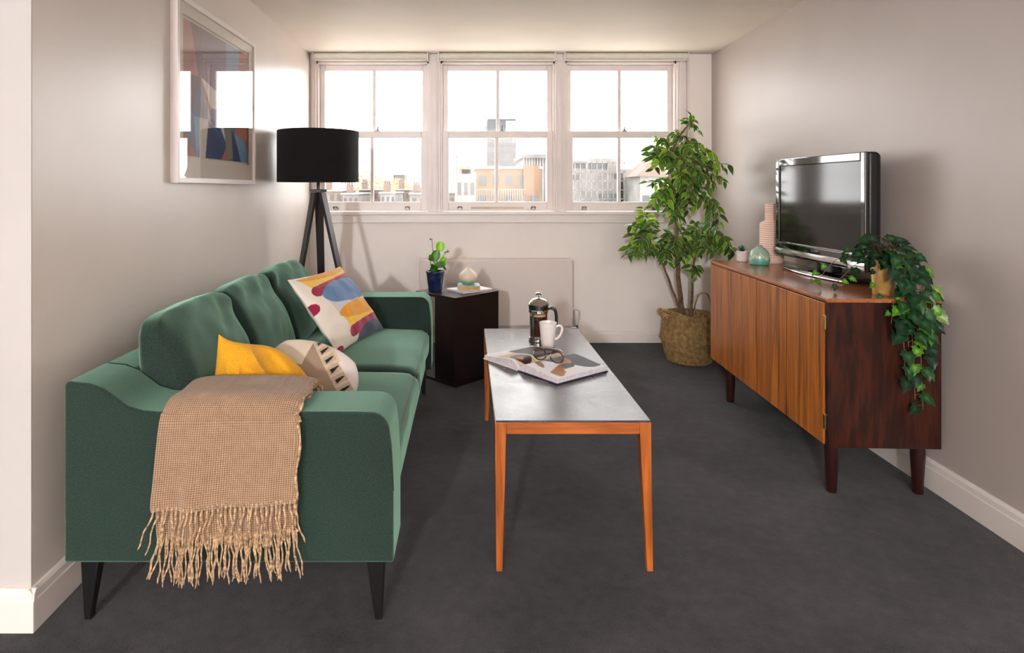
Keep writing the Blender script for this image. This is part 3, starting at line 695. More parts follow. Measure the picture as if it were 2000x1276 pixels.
for (x, sx) in ((X0, 1), (X1, -1)):
    for (y, sy_) in ((Y0, 1), (Y1, -1)):
        m = MB(); t = .036; b = .019; ox = -.004*0+(.0 if sx > 0 else .006)
        xo = x+ox*1; P = []
        for (zz_, ww, xs) in ((TZ-.0062, t, x), (TZ-.05, t*.97, x), (0, b, x+(.004 if sx > 0 else .006))):
            P += [(xs, y, zz_), (xs+sx*ww, y, zz_), (xs+sx*ww, y+sy_*ww, zz_), (xs, y+sy_*ww, zz_)]
        m.add(P, [(3,2,1,0), (8,9,10,11)]+[(k*4+j, k*4+(j+1) % 4, k*4+4+(j+1) % 4, k*4+4+j) for k in range(2) for j in range(4)])
        m.build('leg', M_teak, ct, smooth=False, bevel=.0015)
# open book
ob = thing('open_book', 'large open photo book lying aslant on the coffee table', 'book', (.30, 2.56, TZ))
s0 = Vector((.205, 2.487, TZ+.0008)); du = Vector((.80, .60, 0)); dv = Vector((.60, -.80, 0)); PL = .275; PW = .215
def ph(t): return .004+.030*(math.sin(min(1, t/.22)*PI/2)**.8)*(1-.50*smooth((t-.1)/.9))
def phL(t): return .004+.030*(math.sin(min(1, t/.22)*PI/2)**.8)*(1-.62*smooth((t-.15)/.85))
M_navy = mat('blue_book_cover', (30, 46, 74), rough=.45, nscale=8, nvar=.3)
for sd, hf in ((1, ph), (-1, phL)):
    MB().obox(s0-du*.004, dv*sd*(PW+.006), du*(PL+.008), up*.0028).build('cover', M_navy if sd > 0 else M_paper, ob, smooth=False)
    n = 28; m = MB(); vs = []; fs = []
    for e in (0, 1):
        for i in range(n+1):
            t = i/n; q = s0+dv*sd*(PW*t+.001)+du*PL*e; vs += [q+up*.0032, q+up*(hf(t)+.0002)]
    K = 2*(n+1)
    for i in range(n):
        a = 2*i; fs += [(a, a+2, a+3, a+1), (K+a, K+a+1, K+a+3, K+a+2), (a+1, a+3, K+a+3, K+a+1), (a, K+a, K+a+2, a+2)]
    fs += [(0, 1, K+1, K), (2*n, K+2*n, K+2*n+1, 2*n+1)]
    m.add(vs, fs); m.build('page_block', M_pages, ob, smooth=False)
def pageR(u, v):   # u along the spine (0 near), v away from the spine
    c = (226, 226, 232)
    if u > .30+.5*v*0 and ell(u, v, .92, -.02, .62, .62): c = (50, 48, 52)
    if ell(u, v, .9, .1, .35, .8): c = (50, 48, 52)
    if abs(v-(.10+1.0*(1-u)*.9-.0)) < .10 and .12 < u < .72: c = (168, 106, 60)
    if abs(v-(.42+.6*(.7-u))) < .09 and .10 < u < .66: c = (160, 104, 62)
    if ell(u, v, .20, .28, .05, .20, .3): c = (148, 100, 66)
    if ell(u, v, .52, .60, .12, .10): c = (54, 46, 46)
    if ell(u, v, .40, .78, .06, .08): c = (236, 220, 200)
    if u < .06 or v > .93: c = (230, 228, 232)
    return c
def pageL(u, v):
    c = (228, 222, 218)
    if u > .42 and .10 < v < .92: c = (46, 44, 50)
    if u < .40 and v < .7: c = (196, 166, 116) if (v+u*.6) > .45 else (206, 184, 152)
    if ell(u, v, .22, .25, .16, .22): c = (58, 40, 42)
    if ell(u, v, .18, .20, .05, .06): c = (190, 90, 50)
    if u > .97 or v > .95 or u < .05: c = (232, 228, 230)
    return c
M_photo = painted('printed_page', rough=.5, bump=0, sheen=0, spec=.15)
for sd, hf, pf in ((1, ph, pageR), (-1, phL, pageL)):
    m = MB()
    def f(u, v): return s0+dv*sd*(PW*v+.001)+du*PL*u+up*(hf(v)+.0009)
    m.grid(f, 90, 70, pf); m.build('page', M_photo, ob)
# glasses lying on the book
M_tort = mat('tortoiseshell', (52, 26, 14), rough=.25, nscale=60, nvar=.6); M_lens = thin_glass('spectacle_lens', (235, 228, 215))
gl = thing('eyeglasses', 'tortoiseshell round-lensed eyeglasses resting on the open book', 'glasses', (.355, 2.57, TZ+.04))
gc = Vector((.325, 2.50, TZ+.058)); gx = Vector((.88, -.46, -.05)).normalized(); gz = Vector((.06, .28, .96)).normalized(); gy = gz.cross(gx)
m = MB()
for s_ in (-1, 1):
    cc = gc+gx*(.036*s_)
    m.tube([cc+gx*(.027*math.cos(a))+gz*(.022*math.sin(a)) for a in [k*2*PI/28 for k in range(28)]], .0028, 7, closed=True)
m.tube([gc+gx*-.010+gz*.006, gc+gz*.010, gc+gx*.010+gz*.006], .0028, 7); m.build('rim', M_tort, gl)
for s_ in (-1, 1):
    h = gc+gx*(.063*s_)+gz*.008
    m = MB(); m.tube(bez([gc+gx*(.061*s_)+gz*.008, h+gy*.010, h+gy*.070+gx*(-.02*s_)+gz*.012, h+gy*.115+gx*(-.05*s_)+gz*.016], 6), .0024, 7); m.build('temple', M_tort, gl)
    cc = gc+gx*(.036*s_); MB().add([cc+gx*(.026*math.cos(a))+gz*(.021*math.sin(a)) for a in [k*2*PI/24 for k in range(24)]], [tuple(range(24))]).build('lens', M_lens, gl)
# french press
c = Vector((.342, 2.985, TZ)); fp = thing('french_press', 'glass and chrome french press of dark coffee behind the white mug', 'coffee maker', c)
N = NT('coffee'); N.b.inputs['Base Color'].default_value = rgba((58, 20, 10)); N.b.inputs['Roughness'].default_value = .25
z = N.n('ShaderNodeTexNoise', Scale=14.0); N.l(N.coords(), z.inputs['Vector']); N.l(N.ramp(z.outputs[0], [(.3, (50, 16, 8)), (.7, (98, 44, 24))]), N.b.inputs['Base Color']); M_coffee = N.m
M_clear = thin_glass('clear_glass', (245, 245, 243), base=.02)
MB().lathe([(0, .014), (.040, .014), (.042, .018), (.042, .160), (.044, .168)], c, 40, cap=False).build('glass_jug', M_clear, fp)
MB().lathe([(0, .026), (.039, .026), (.0395, .03), (.0395, .118), (0, .118)], c, 40, cap=False).build('coffee', M_coffee, fp)
M_foam = mat('coffee_foam', (190, 160, 130), rough=.7, nscale=40)
MB().lathe([(0, .119), (.0395, .119), (.0395, .128), (0, .128)], c, 40, cap=False).build('coffee_foam', M_foam, fp)
m = MB(); m.lathe([(.0425, .004), (.047, .004), (.047, .016), (.0425, .016), (.0425, .004)], c, 40, cap=False)
m.lathe([(.0435, .136), (.0465, .136), (.0465, .146), (.0435, .146), (.0435, .136)], c, 40, cap=False)
for k in range(4):
    a = k*PI/2+.9*PI/2-PI/2-.55; dd = Vector((math.cos(a), math.sin(a), 0)); t = Vector((-dd.y, dd.x, 0))
    m.obox(c+dd*.0432-t*.005+up*.0, t*.010, dd*.0025, up*.140)
    m.obox(c+dd*.040-t*.006, t*.012, dd*.014, up*.004)
m.build('chrome_frame', M_chrome, fp)
m = MB(); m.lathe([(.0468, .150), (.0468, .170), (.045, .172), (0, .172)], c, 40); m.build('black_collar', M_black, fp)
m = MB(); m.lathe([(.049, .170), (.050, .174), (.046, .182), (.034, .196), (.016, .203), (.006, .205), (0, .205)], c, 40); m.build('lid', M_chrome, fp)
m = MB(); m.lathe([(.003, .205), (.003, .214), (.006, .214), (.014, .219), (.016, .224), (.010, .230), (0, .231)], c, 28); m.build('plunger_knob', M_chrome, fp)
m = MB(); m.tube(bez([c+Vector((.044, -.004, .150)), c+Vector((.062, -.006, .156)), c+Vector((.078, -.008, .146)), c+Vector((.084, -.009, .115)), c+Vector((.083, -.009, .070))], 6), [.0055]*6+[.0075]*18+[.006], 10); m.build('handle', M_black, fp)
# mug
c = Vector((.372, 2.868, TZ)); mu = thing('mug', 'tall white fluted mug in front of the french press', 'mug', c)
m = MB(); seg = 96; prof = [(0, .001), (.026, .001), (.028, .0), (.030, .004), (.034, .05), (.039, .10), (.0405, .112), (.0385, .113), (.036, .10), (.031, .05), (.027, .008), (0, .007)]
vs = []; fs = []
for i, (r_, z_) in enumerate(prof):
    for j in range(seg):
        a = 2*PI*j/seg; rr = r_*(1+(.018*abs(math.cos(a*9))-.009 if 3 <= i <= 5 else 0)); vs.append((c.x+rr*math.cos(a), c.y+rr*math.sin(a), c.z+z_))
for i in range(len(prof)-1):
    for j in range(seg): a = i*seg+j; b = i*seg+(j+1) % seg; fs.append((a, b, b+seg, a+seg))
m.add(vs, fs); M_china = mat('white_china', (232, 224, 220), rough=.2, nscale=4, nvar=.01); m.build('cup', M_china, mu)
m = MB(); m.tube(bez([c+Vector((.037, -.002, .092)), c+Vector((.052, -.004, .098)), c+Vector((.064, -.005, .088)), c+Vector((.060, -.005, .064)), c+Vector((.046, -.003, .042)), c+Vector((.033, -.001, .034))], 5), .0042, 10, flat=1.3); m.build('handle', M_china, mu)
# ================================================================ SIDEBOARD
sb = thing('sideboard', 'rosewood sideboard with two flush doors along the right-hand wall', 'sideboard', (1.63, 3.05, 0))
A = Vector((1.399, 2.42, 0)); ln = Vector((.0375, 1, 0)).normalized(); dp = Vector((1, -.0375, 0)).normalized(); LEN = 1.285; DEP = .428
def SB(l, d, z): return A+ln*l+dp*d+up*z
def sbox(l0, l1, d0, d1, z0, z1, name, m_, parent=sb, bevel=.0015):
    return MB().obox(SB(l0, d0, z0), dp*(d1-d0), ln*(l1-l0), up*(z1-z0)).build(name, m_, parent, smooth=False, bevel=bevel)
sbox(0, LEN, -.004, DEP, .757, .773, 'top_board', M_top)
sbox(0, .020, 0, DEP, .194, .7565, 'side_panel', M_side)
sbox(LEN-.020, LEN, 0, DEP, .194, .7565, 'side_panel', M_side)
sbox(.020, LEN-.020, .002, DEP, .194, .212, 'bottom_board', M_side)
sbox(.020, LEN-.020, DEP-.012, DEP, .212, .7565, 'back_panel', M_side)
sbox(LEN/2-.009, LEN/2+.009, .02, DEP-.012, .212, .7565, 'divider', M_side)
M_wline = mat('pale_wood_edge', (196, 128, 88), rough=.3, nscale=40, nvar=.1)
sbox(-.0005, LEN, -.006, -.0041, .7665, .7725, 'top_edge_strip', M_wline, bevel=0)
for (l0, l1, hin) in ((.026, .636, .024), (.648, LEN-.004, None)):
    d_ = sbox(l0, l1, -.004, .014, .198, .752, 'door', M_door)
    mid = (l0+l1)/2; sbox(mid-.0012, mid+.0012, -.0046, -.0041, .198, .752, 'veneer_joint', M_darkleg, d_, 0)
    if hin:
        for zc_ in (.677, .290): sbox(.010, .0245, -.007, -.0002, zc_-.028, zc_+.028, 'hinge', M_brass, d_, .001)
for (l, d) in ((.055, .042), (.055, .375), (LEN-.19, .042), (LEN-.19, .375)):
    p = SB(l, d, 0); m = MB(); m.lathe([(.0, 0), (.0175, 0), (.019, .004), (.0262, .15), (.0262, .1935)], p, 28); m.build('leg', M_darkleg, sb)
ST = .773
# ---- television
tv = thing('television', 'glossy black flat television on a swivel stand on the sideboard', 'television', (1.75, 3.05, ST))
M_gloss = mat('piano_black', (8, 8, 9), rough=.06, spec=.6, nscale=3, coat=.5)
M_tvback = mat('matt_black_plastic', (14, 13, 14), rough=.4, nscale=12)
M_screen = mat('screen_glass', (34, 31, 30), rough=.10, spec=.3, nscale=3, nvar=.02)
M_silver = mat('silver_plastic', (200, 198, 198), rough=.16, metal=1, nscale=5, nvar=.02)
xa = 1.700; ya, yb = 2.668, 3.440; za_, zb_ = .835, 1.358
m = MB()   # bezel ring
sy0, sy1, sz0, sz1 = ya+.032, yb-.034, .915, zb_-.040
def ring(m, x0, x1):
    m.box(x0, x1, ya, sy0, za_+.004, zb_); m.box(x0, x1, sy1, yb, za_+.004, zb_); m.box(x0, x1, sy0, sy1, sz1, zb_); m.box(x0, x1, sy0, sy1, za_+.004, sz0)
ring(m, xa, xa+.018); m.build('bezel', M_gloss, tv, smooth=False, bevel=.004)
MB().box(xa+.007, xa+.010, sy0, sy1, sz0, sz1).build('screen', M_screen, tv, smooth=False)
# housing with rounded shoulders
prof = [(xa+.018, za_+.004, zb_, 0), (xa+.060, za_+.004, zb_-.001, .001), (xa+.078, za_+.02, zb_-.014, .014), (xa+.098, za_+.06, zb_-.07, .07), (xa+.102, za_+.09, zb_-.10, .11)]
vs = []; fs = []
for (x, z0, z1, ins) in prof:
    vs += [(x, ya+ins, z0), (x, yb-ins, z0), (x, yb-ins, z1), (x, ya+ins, z1)]
for k in range(len(prof)-1):
    for j in range(4): fs.append((k*4+j, k*4+(j+1) % 4, k*4+4+(j+1) % 4, k*4+4+j))
q = (len(prof)-1)*4; fs += [(3, 2, 1, 0), (q, q+1, q+2, q+3)]
m = MB(); m.add(vs, fs); m.build('housing', M_tvback, tv, bevel=.010, bseg=4)
# silver bow under the screen
m = MB(); n = 24; vs = []; fs = []
for i in range(n+1):
    t = i/n; y = lerp(ya+.002, yb-.002, t); dpth = -.004-.020*(1-(2*t-1)**2); zz0 = .846-.0*t
    vs += [(xa+dpth*.4, y, .878), (xa+dpth, y, .868), (xa+dpth, y, .856), (xa+dpth*.4, y, .846), (xa, y, .846), (xa, y, .878)]
for i in range(n):
    for j in range(6): fs.append((i*6+j, i*6+(j+1) % 6, i*6+6+(j+1) % 6, i*6+6+j))
fs += [(0,1,2,3,4,5), tuple(range(n*6, n*6+6))[::-1]]
m.add(vs, fs); m.build('silver_strip', M_silver, tv)
m = MB(); m.box(xa-.0015, xa-.0002, ya+.03, yb-.02, .905, .909); m.build('screen_line', M_silver, tv, smooth=False)
tx = bpy.data.curves.new('logo', 'FONT'); tx.body = 'SHARP'; tx.size = .020; tx.extrude = .0006; tx.align_x = 'CENTER'; tx.align_y = 'CENTER'; tx.space_character = 1.1
to = bpy.data.objects.new('logo', tx); COL.objects.link(to); to.parent = tv; to.location = Vector((xa-.0008, 3.055, .892))-tv.location
to.rotation_euler = (PI/2, 0, -PI/2); tx.materials.append(M_silver)
bpy.context.view_layer.update(); lm = bpy.data.meshes.new_from_object(to); lo_ = bpy.data.objects.new('logo', lm); COL.objects.link(lo_); lo_.parent = tv; lo_.location = to.location; lo_.rotation_euler = to.rotation_euler
bpy.data.objects.remove(to); lo_.name = 'logo'
m = MB(); m.box(xa+.02, xa+.075, 2.95, 3.16, ST+.024, .842); m.tube([(xa+.045, 3.055, ST+.02), (xa+.045, 3.055, .84)], .04, 24); m.build('stand_neck', M_tvback, tv, bevel=.006)
m = MB(); n = 20; P = [(xa-.012-.030*math.sin(PI*k/n), lerp(2.80, 3.34, k/n), ST+.001) for k in range(n+1)]+[(1.835, 3.34, ST+.001), (1.835, 2.80, ST+.001)]
m.prism(P, (0, 0, .018)); m.build('stand_base', M_gloss, tv, bevel=.004)
m = MB(); m.tube([(xa-.0135-.030*math.sin(PI*k/n), lerp(2.80, 3.34, k/n), ST+.007) for k in range(n+1)], .0045, 8); m.build('base_trim', M_silver, tv)
m = MB(); m.box(xa+.099, xa+.110, ya+.15, yb-.15, .98, 1.25); m.build('rear_cover', M_tvback, tv, bevel=.004)
# ---- vases and succulent
N = NT('ribbed_pink_clay'); sp = N.n('ShaderNodeSeparateXYZ'); N.l(N.coords(), sp.inputs[0]); a = N.n('ShaderNodeMath', operation='MULTIPLY'); a.inputs[1].default_value = 2*PI/.0125; N.l(sp.outputs[2], a.inputs[0])
b = N.n('ShaderNodeMath', operation='SINE'); N.l(a.outputs[0], b.inputs[0]); N.l(N.ramp(b.outputs[0], [(.0, (226, 186, 164)), (.6, (244, 220, 204))]), N.b.inputs['Base Color']); N.b.inputs['Roughness'].default_value = .55; N.bump(b.outputs[0], .5, .002)
M_pink = N.m
v1 = MB().lathe([(0, 0), (.060, 0), (.063, .004), (.063, .222), (.060, .228), (.052, .236), (.036, .240), (.034, .246), (.034, .340), (.030, .342), (.030, .33), (.028, .25)], (1.748, 3.585, ST), 48, cap=False).build('tall_vase', M_pink)
tag(v1, 'tall pale pink ribbed vase with stepped neck standing behind the television edge', 'vase')
N = NT('drip_glaze'); co = N.coords((1, 1, .12)); z = N.n('ShaderNodeTexNoise', Scale=46.0, Detail=3.0); N.l(co, z.inputs['Vector'])
sp = N.n('ShaderNodeSeparateXYZ'); N.l(N.coords(), sp.inputs[0]); a = N.n('ShaderNodeMath', operation='MULTIPLY'); a.inputs[1].default_value = 9.0; N.l(sp.outputs[2], a.inputs[0])
b = N.n('ShaderNodeMath', operation='MULTIPLY_ADD'); b.inputs[1].default_value = .9; N.l(z.outputs[0], b.inputs[0]); N.l(a.outputs[0], b.inputs[2])
N.l(N.ramp(b.outputs[0], [(.45, (70, 150, 134)), (.74, (104, 172, 152)), (.86, (206, 206, 184)), (1.0, (150, 174, 156))]), N.b.inputs['Base Color']); N.b.inputs['Roughness'].default_value = .2; M_drip = N.m
v2 = MB().lathe([(0, 0), (.046, 0), (.051, .004), (.0545, .025), (.053, .050), (.045, .076), (.030, .092), (.016, .099), (.013, .103), (.015, .110), (.012, .110), (.010, .100)], (1.636, 3.495, ST), 48, cap=False).build('round_vase', M_drip)
tag(v2, 'small rounded vase with green and cream drip glaze on the sideboard', 'vase')
c = Vector((1.606, 3.645, ST)); su = thing('potted_succulent', 'tiny spiky succulent in a pinkish white concrete pot at the far end of sideboard', 'plant', c)
M_conc = mat('speckled_concrete', (214, 200, 196), rough=.8, nscale=160, nvar=.1, bump=.3, bscale=120)
MB().lathe([(0, 0), (.025, 0), (.029, .004), (.032, .058), (.031, .062), (.028, .062), (.027, .054)], c, 32, cap=False).build('pot', M_conc, su)
MB().lathe([(0, .056), (.0275, .055)], c, 24, cap=False).build('soil', M_soil, su)
m = MB(); rnd = random.Random(2)
for k in range(34):
    a = k*2.4; el = .35+1.1*(k/34); d = Vector((math.cos(a)*math.cos(el), math.sin(a)*math.cos(el), math.sin(el)))
    addleaf(m, c+Vector((0, 0, .056))+d*.003, d, (0, 0, 1) if el < 1.3 else (0, -1, 0), .034+.006*rnd.random(), .008, (44, 76, 60), edge=(70, 104, 84), curl=-.15, n=4)
m.build('rosette', leafmat('succulent_leaf', .5, .05), su)
# ---- ivy
c = Vector((1.668, 2.505, ST)); iv = thing('potted_ivy', 'trailing ivy in a gold pot cascading over the near end of the sideboard', 'plant', c)
N = NT('gold_leaf_glaze'); z = N.n('ShaderNodeTexNoise', Scale=20.0); N.l(N.coords(), z.inputs['Vector']); N.l(N.ramp(z.outputs[0], [(.3, (196, 158, 86)), (.7, (226, 194, 128))]), N.b.inputs['Base Color']); N.b.inputs['Roughness'].default_value = .35; N.b.inputs['Metallic'].default_value = .45
M_gold = N.m
MB().lathe([(0, 0), (.034, 0), (.036, .003), (.045, .135), (.046, .142), (.042, .142), (.041, .128)], c, 40, cap=False).build('pot', M_gold, iv)
MB().lathe([(0, .132), (.0415, .128)], c, 24, cap=False).build('soil', M_soil, iv)
def ivyleaf(m, base, d, nrm, L, col, vein):
    d = Vector(d).normalized(); s = d.cross(Vector(nrm)); s = s.normalized() if s.length > 1e-6 else Vector((1, 0, 0)); nn = s.cross(d)
    out_ = [(0, .0), (-.06, .16), (-.12, .34), (.06, .33), (.20, .52), (.36, .33), (.50, .34), (.62, .30), (.70, .17), (.86, .09), (1.0, 0)]
    full = [(x, y) for x, y in out_]+[(x, -y) for x, y in out_[-2:0:-1]]
    if m.c is None: m.c = []
    k = len(m.v); vs = []; cs = []
    def P(x, y): return Vector(base)+d*(L*x)+s*(L*y)+nn*(L*(abs(y)*.30-.22*x*x-.5*y*y))
    vs.append(P(.30, 0)); cs.append(vein)
    mid = []
    for (x, y) in full: vs.append(P(.30+(x-.30)*.6, y*.6)); cs.append(col)
    for (x, y) in full: vs.append(P(x, y)); cs.append(tuple(min(255, q*1.1) for q in col))
    n = len(full); fs = [(0, 1+i, 1+(i+1) % n) for i in range(n)]+[(1+i, 1+n+i, 1+n+(i+1) % n, 1+(i+1) % n) for i in range(n)]
    m.add(vs, fs); m.c += cs
M_ivy = leafmat('ivy_leaf', .28, .18); rnd = random.Random(11)
IV = [(20, 50, 28), (16, 42, 24), (30, 66, 30), (26, 60, 32)]; IVL = [(76, 124, 34), (62, 106, 32)]; IVP = [(104, 128, 66)]
vines = []; m = MB(); lv = MB()
def vine(pts, nl, size=(.040, .068), pale=0, light=.2, side=None, spread=.03):
    P = bez([c+Vector(p) for p in pts], 8); m.tube(P, .0013, 5)
    for i in range(nl):
        t = (i+.6)/nl; k = min(len(P)-2, int(t*(len(P)-1))); q = P[k]
        a = rnd.uniform(0, 2*PI); off = Vector((math.cos(a)*spread, -abs(math.sin(a))*spread*.9, rnd.uniform(-.01, .02)))
        d = Vector((math.cos(a)*.9, -.35-.3*rnd.random(), -.35-.5*rnd.random())); nr = Vector((rnd.uniform(-.4, .3), -1, .55+rnd.uniform(-.3, .4)))
        b = q+off*.8; m.tube([q, lerp(q, b, .5)+Vector((0, 0, .004)), b], .0009, 4)
        r_ = rnd.random(); col = rnd.choice(IVL) if r_ < light else rnd.choice(IV)
        if pale and rnd.random() < pale: col = IVP[0]
        L = rnd.uniform(*size)
        if col in IVL: L *= .8
        ivyleaf(lv, b, d, nr, L, col, tuple(min(255, x*1.5+18) for x in col))
T = .14
# crown
for k in range(42):
    a = k*2.4; r_ = .012+.075*math.sqrt(k/42); hgt = T+.085*(1-(k/42)**1.3)+rnd.uniform(-.012, .012)
    b = c+Vector((r_*math.cos(a), r_*math.sin(a)*.9-.005, hgt)); m.tube([c+Vector((0, 0, T-.01)), b], .0012, 4)
    d = Vector((math.cos(a), math.sin(a)-.3, .25-.7*k/42)); ivyleaf(lv, b, d, (math.cos(a)*.3, -.75, .8), rnd.uniform(.038, .058), rnd.choice(IV), (70, 110, 70))
for dx, ze, n_ in ((-.005, -.34, 15), (.03, -.38, 17), (.055, -.28, 13), (.075, -.22, 11), (.005, -.18, 10), (.04, -.12, 9), (.085, -.10, 7), (.06, -.42, 16)):
    vine([(dx*.4, -.02, T), (dx*.6, -.07, T+.02), (dx*.9, -.105, .07), (dx+.0, -.112, -.03), (dx+.008, -.116, ze*.5), (dx+.016, -.116, ze)], n_, light=.22)
vine([(-.02, -.01, T), (-.07, .06, T+.03), (-.125, .12, .12), (-.16, .16, .05), (-.18, .19, .02)], 9, (.030, .042), light=.35)
vine([(-.02, .0, T), (-.08, .02, T-.01), (-.13, .06, .06), (-.155, .09, .02)], 7, (.030, .045), light=.4)
vine([(-.02, -.02, T), (-.05, -.04, .09), (-.055, -.05, .02), (-.03, -.10, .004), (-.045, -.115, -.09)], 6, (.026, .036), light=.6, spread=.016)
vine([(.02, 0, T), (.07, -.01, T+.01), (.11, -.03, .11), (.125, -.05, .09)], 4, (.045, .06), pale=.9, spread=.02)
vine([(.03, -.03, T), (.08, -.08, .12), (.105, -.105, .04), (.115, -.115, -.06), (.12, -.115, -.10)], 5, (.045, .06), pale=.9, spread=.018)
m.build('stem', mat('ivy_stem', (120, 84, 52), rough=.7, nscale=30), iv); lv.build('foliage', M_ivy, iv)
# ================================================================ FICUS IN BASKET
c = Vector((1.540, 4.335, 0)); bs = thing('basket', 'woven seagrass basket with folded rim holding the ficus tree', 'basket', c)
N = NT('seagrass'); co = N.coords(); sp = N.n('ShaderNodeSeparateXYZ'); N.l(co, sp.inputs[0])
at = N.n('ShaderNodeMath', operation='ARCTAN2'); N.l(sp.outputs[1], at.inputs[0]); N.l(sp.outputs[0], at.inputs[1])
def chain(src, k, off=0):
    a = N.n('ShaderNodeMath', operation='MULTIPLY_ADD'); a.inputs[1].default_value = k; a.inputs[2].default_value = off; N.l(src, a.inputs[0]); b = N.n('ShaderNodeMath', operation='SINE'); N.l(a.outputs[0], b.inputs[0]); return b.outputs[0]
s1 = chain(sp.outputs[2], 2*PI/.016); s2 = chain(at.outputs[0], 80)
pm = N.n('ShaderNodeMath', operation='MULTIPLY'); N.l(s1, pm.inputs[0]); N.l(s2, pm.inputs[1])
zz = N.n('ShaderNodeTexNoise', Scale=40.0, Detail=4.0); N.l(co, zz.inputs['Vector'])
ad = N.n('ShaderNodeMath', operation='MULTIPLY_ADD'); ad.inputs[1].default_value = .22; N.l(pm.outputs[0], ad.inputs[0]); N.l(zz.outputs[0], ad.inputs[2])
N.l(N.ramp(ad.outputs[0], [(.2, (108, 80, 42)), (.5, (170, 132, 78)), (.8, (204, 168, 112))]), N.b.inputs['Base Color']); N.b.inputs['Roughness'].default_value = .8
N.bump(pm.outputs[0], .9, .006); M_sea = N.m
m = MB(); m.lathe([(0, .0), (.135, .0), (.150, .010), (.170, .07), (.184, .13), (.187, .155)], c, 64, cap=False)
m.lathe([(.187, .150), (.196, .152), (.196, .170), (.186, .20), (.180, .26), (.176, .325), (.174, .335), (.168, .335), (.172, .26), (.178, .20), (.180, .155)], c, 64, cap=False); m.build('basket_body', M_sea, bs)
m = MB(); m.tube(bez([c+Vector((-.165, -.06, .318)), c+Vector((-.215, -.05, .345)), c+Vector((-.19, .03, .350)), c+Vector((-.10, -.11, .338)), c+Vector((-.045, -.168, .320))], 6), .009, 8, flat=1.8); m.build('handle', M_sea, bs)
m = MB(); m.tube(bez([c+Vector((.055, .05, .30)), c+Vector((.065, .06, .38)), c+Vector((.10, .065, .455)), c+Vector((.15, .055, .455)), c+Vector((.165, .03, .38)), c+Vector((.165, .02, .30))], 6), .010, 8, flat=.5); m.build('handle', M_sea, bs)
M_brownpot = mat('nursery_pot', (46, 34, 26), rough=.6, nscale=12)
fx = thing('ficus_tree', 'tall artificial ficus tree with variegated leaves standing in the woven basket', 'plant', c+Vector((0, 0, .012)))
MB().lathe([(0, .012), (.11, .012), (.135, .26), (.14, .27), (.135, .27), (.13, .262)], c, 32, cap=False).build('inner_pot', M_brownpot, fx)
MB().lathe([(0, .262), (.13, .258)], c, 32, cap=False).build('soil', M_soil, fx)
M_bark = mat('ficus_bark', (98, 76, 58), rough=.85, nscale=40, nvar=.25, bump=.6, bscale=50, bdist=.004)
def W3(px, py, y): return Vector(((px-912)*y/1220, y, 1.2-(py-368)*y/1220))
yt = 4.33
tr = [[W3(1336, 625, 4.34), W3(1330, 590, 4.34), W3(1325, 540, 4.33), W3(1322, 470, 4.33), W3(1320, 410, 4.34), W3(1313, 340, 4.36), W3(1312, 300, 4.36), W3(1330, 262, 4.34), W3(1345, 245, 4.33)],
      [W3(1332, 612, 4.32), W3(1322, 590, 4.31), W3(1307, 550, 4.30), W3(1292, 512, 4.28), W3(1272, 480, 4.26), W3(1245, 455, 4.24)],
      [W3(1350, 618, 4.36), W3(1352, 570, 4.36), W3(1353, 530, 4.35), W3(1362, 492, 4.33), W3(1380, 465, 4.30), W3(1405, 470, 4.28)]]
for k, T_ in enumerate(tr):
    P = bez(T_, 6); n = len(P); r0 = (.019, .010, .011)[k]
    MB().tube([p+Vector((wr(p*3, 4, .006), 0, 0)) for p in P], [lerp(r0, .005, (i/n)**.9) for i in range(n)], 10).build('trunk', M_bark, fx)
rnd = random.Random(5); br = MB(); lf = MB()
GR = [(48, 80, 32), (36, 62, 28), (66, 98, 34), (104, 140, 40), (56, 86, 38)]
def twig(P, nl, size=.062):
    nl = int(nl*1.35); size *= 1.16
    P = bez(P, 6); n = len(P); br.tube(P, [lerp(.0035, .0012, i/n) for i in range(n)], 5)
    for i in range(nl):
        nl = nl; t = .10+.90*(i+rnd.random()*.5)/nl; k = min(n-2, int(t*(n-1))); q = P[k]; ax = (P[k+1]-P[k]).normalized()
        s_ = 1 if i % 2 else -1
        sd = ax.cross(Vector((rnd.uniform(-.4, .4), -.5, .9))).normalized()*s_
        d = (ax*.45+sd*.75+Vector((0, -.12, -.55*rnd.random()-.15))).normalized()
        nr = Vector((rnd.uniform(-.5, .5), -.55-.5*rnd.random(), rnd.uniform(.2, 1)))
        L = size*rnd.uniform(.75, 1.2); g = rnd.choice(GR); e = tuple(min(255, v*.5+x*rnd.uniform(.65, 1.0)) for v, x in zip(g, (190, 196, 140)))
        addleaf(lf, q+sd*.006, d, nr, L, L*.52, g, edge=(e[0], e[1], int(e[2]*.75)), curl=.22, n=6, vein=tuple(min(255, int(v*1.2)) for v in g))
def spray(px, py, y, tips, nl=9, size=.060):
    o = W3(px, py, y)
    for (tx_, ty_, td) in tips:
        e = W3(tx_, ty_, y+td); mid = lerp(o, e, .5)+Vector((0, 0, .030+.02*rnd.random())); twig([o, mid, e], nl, size)
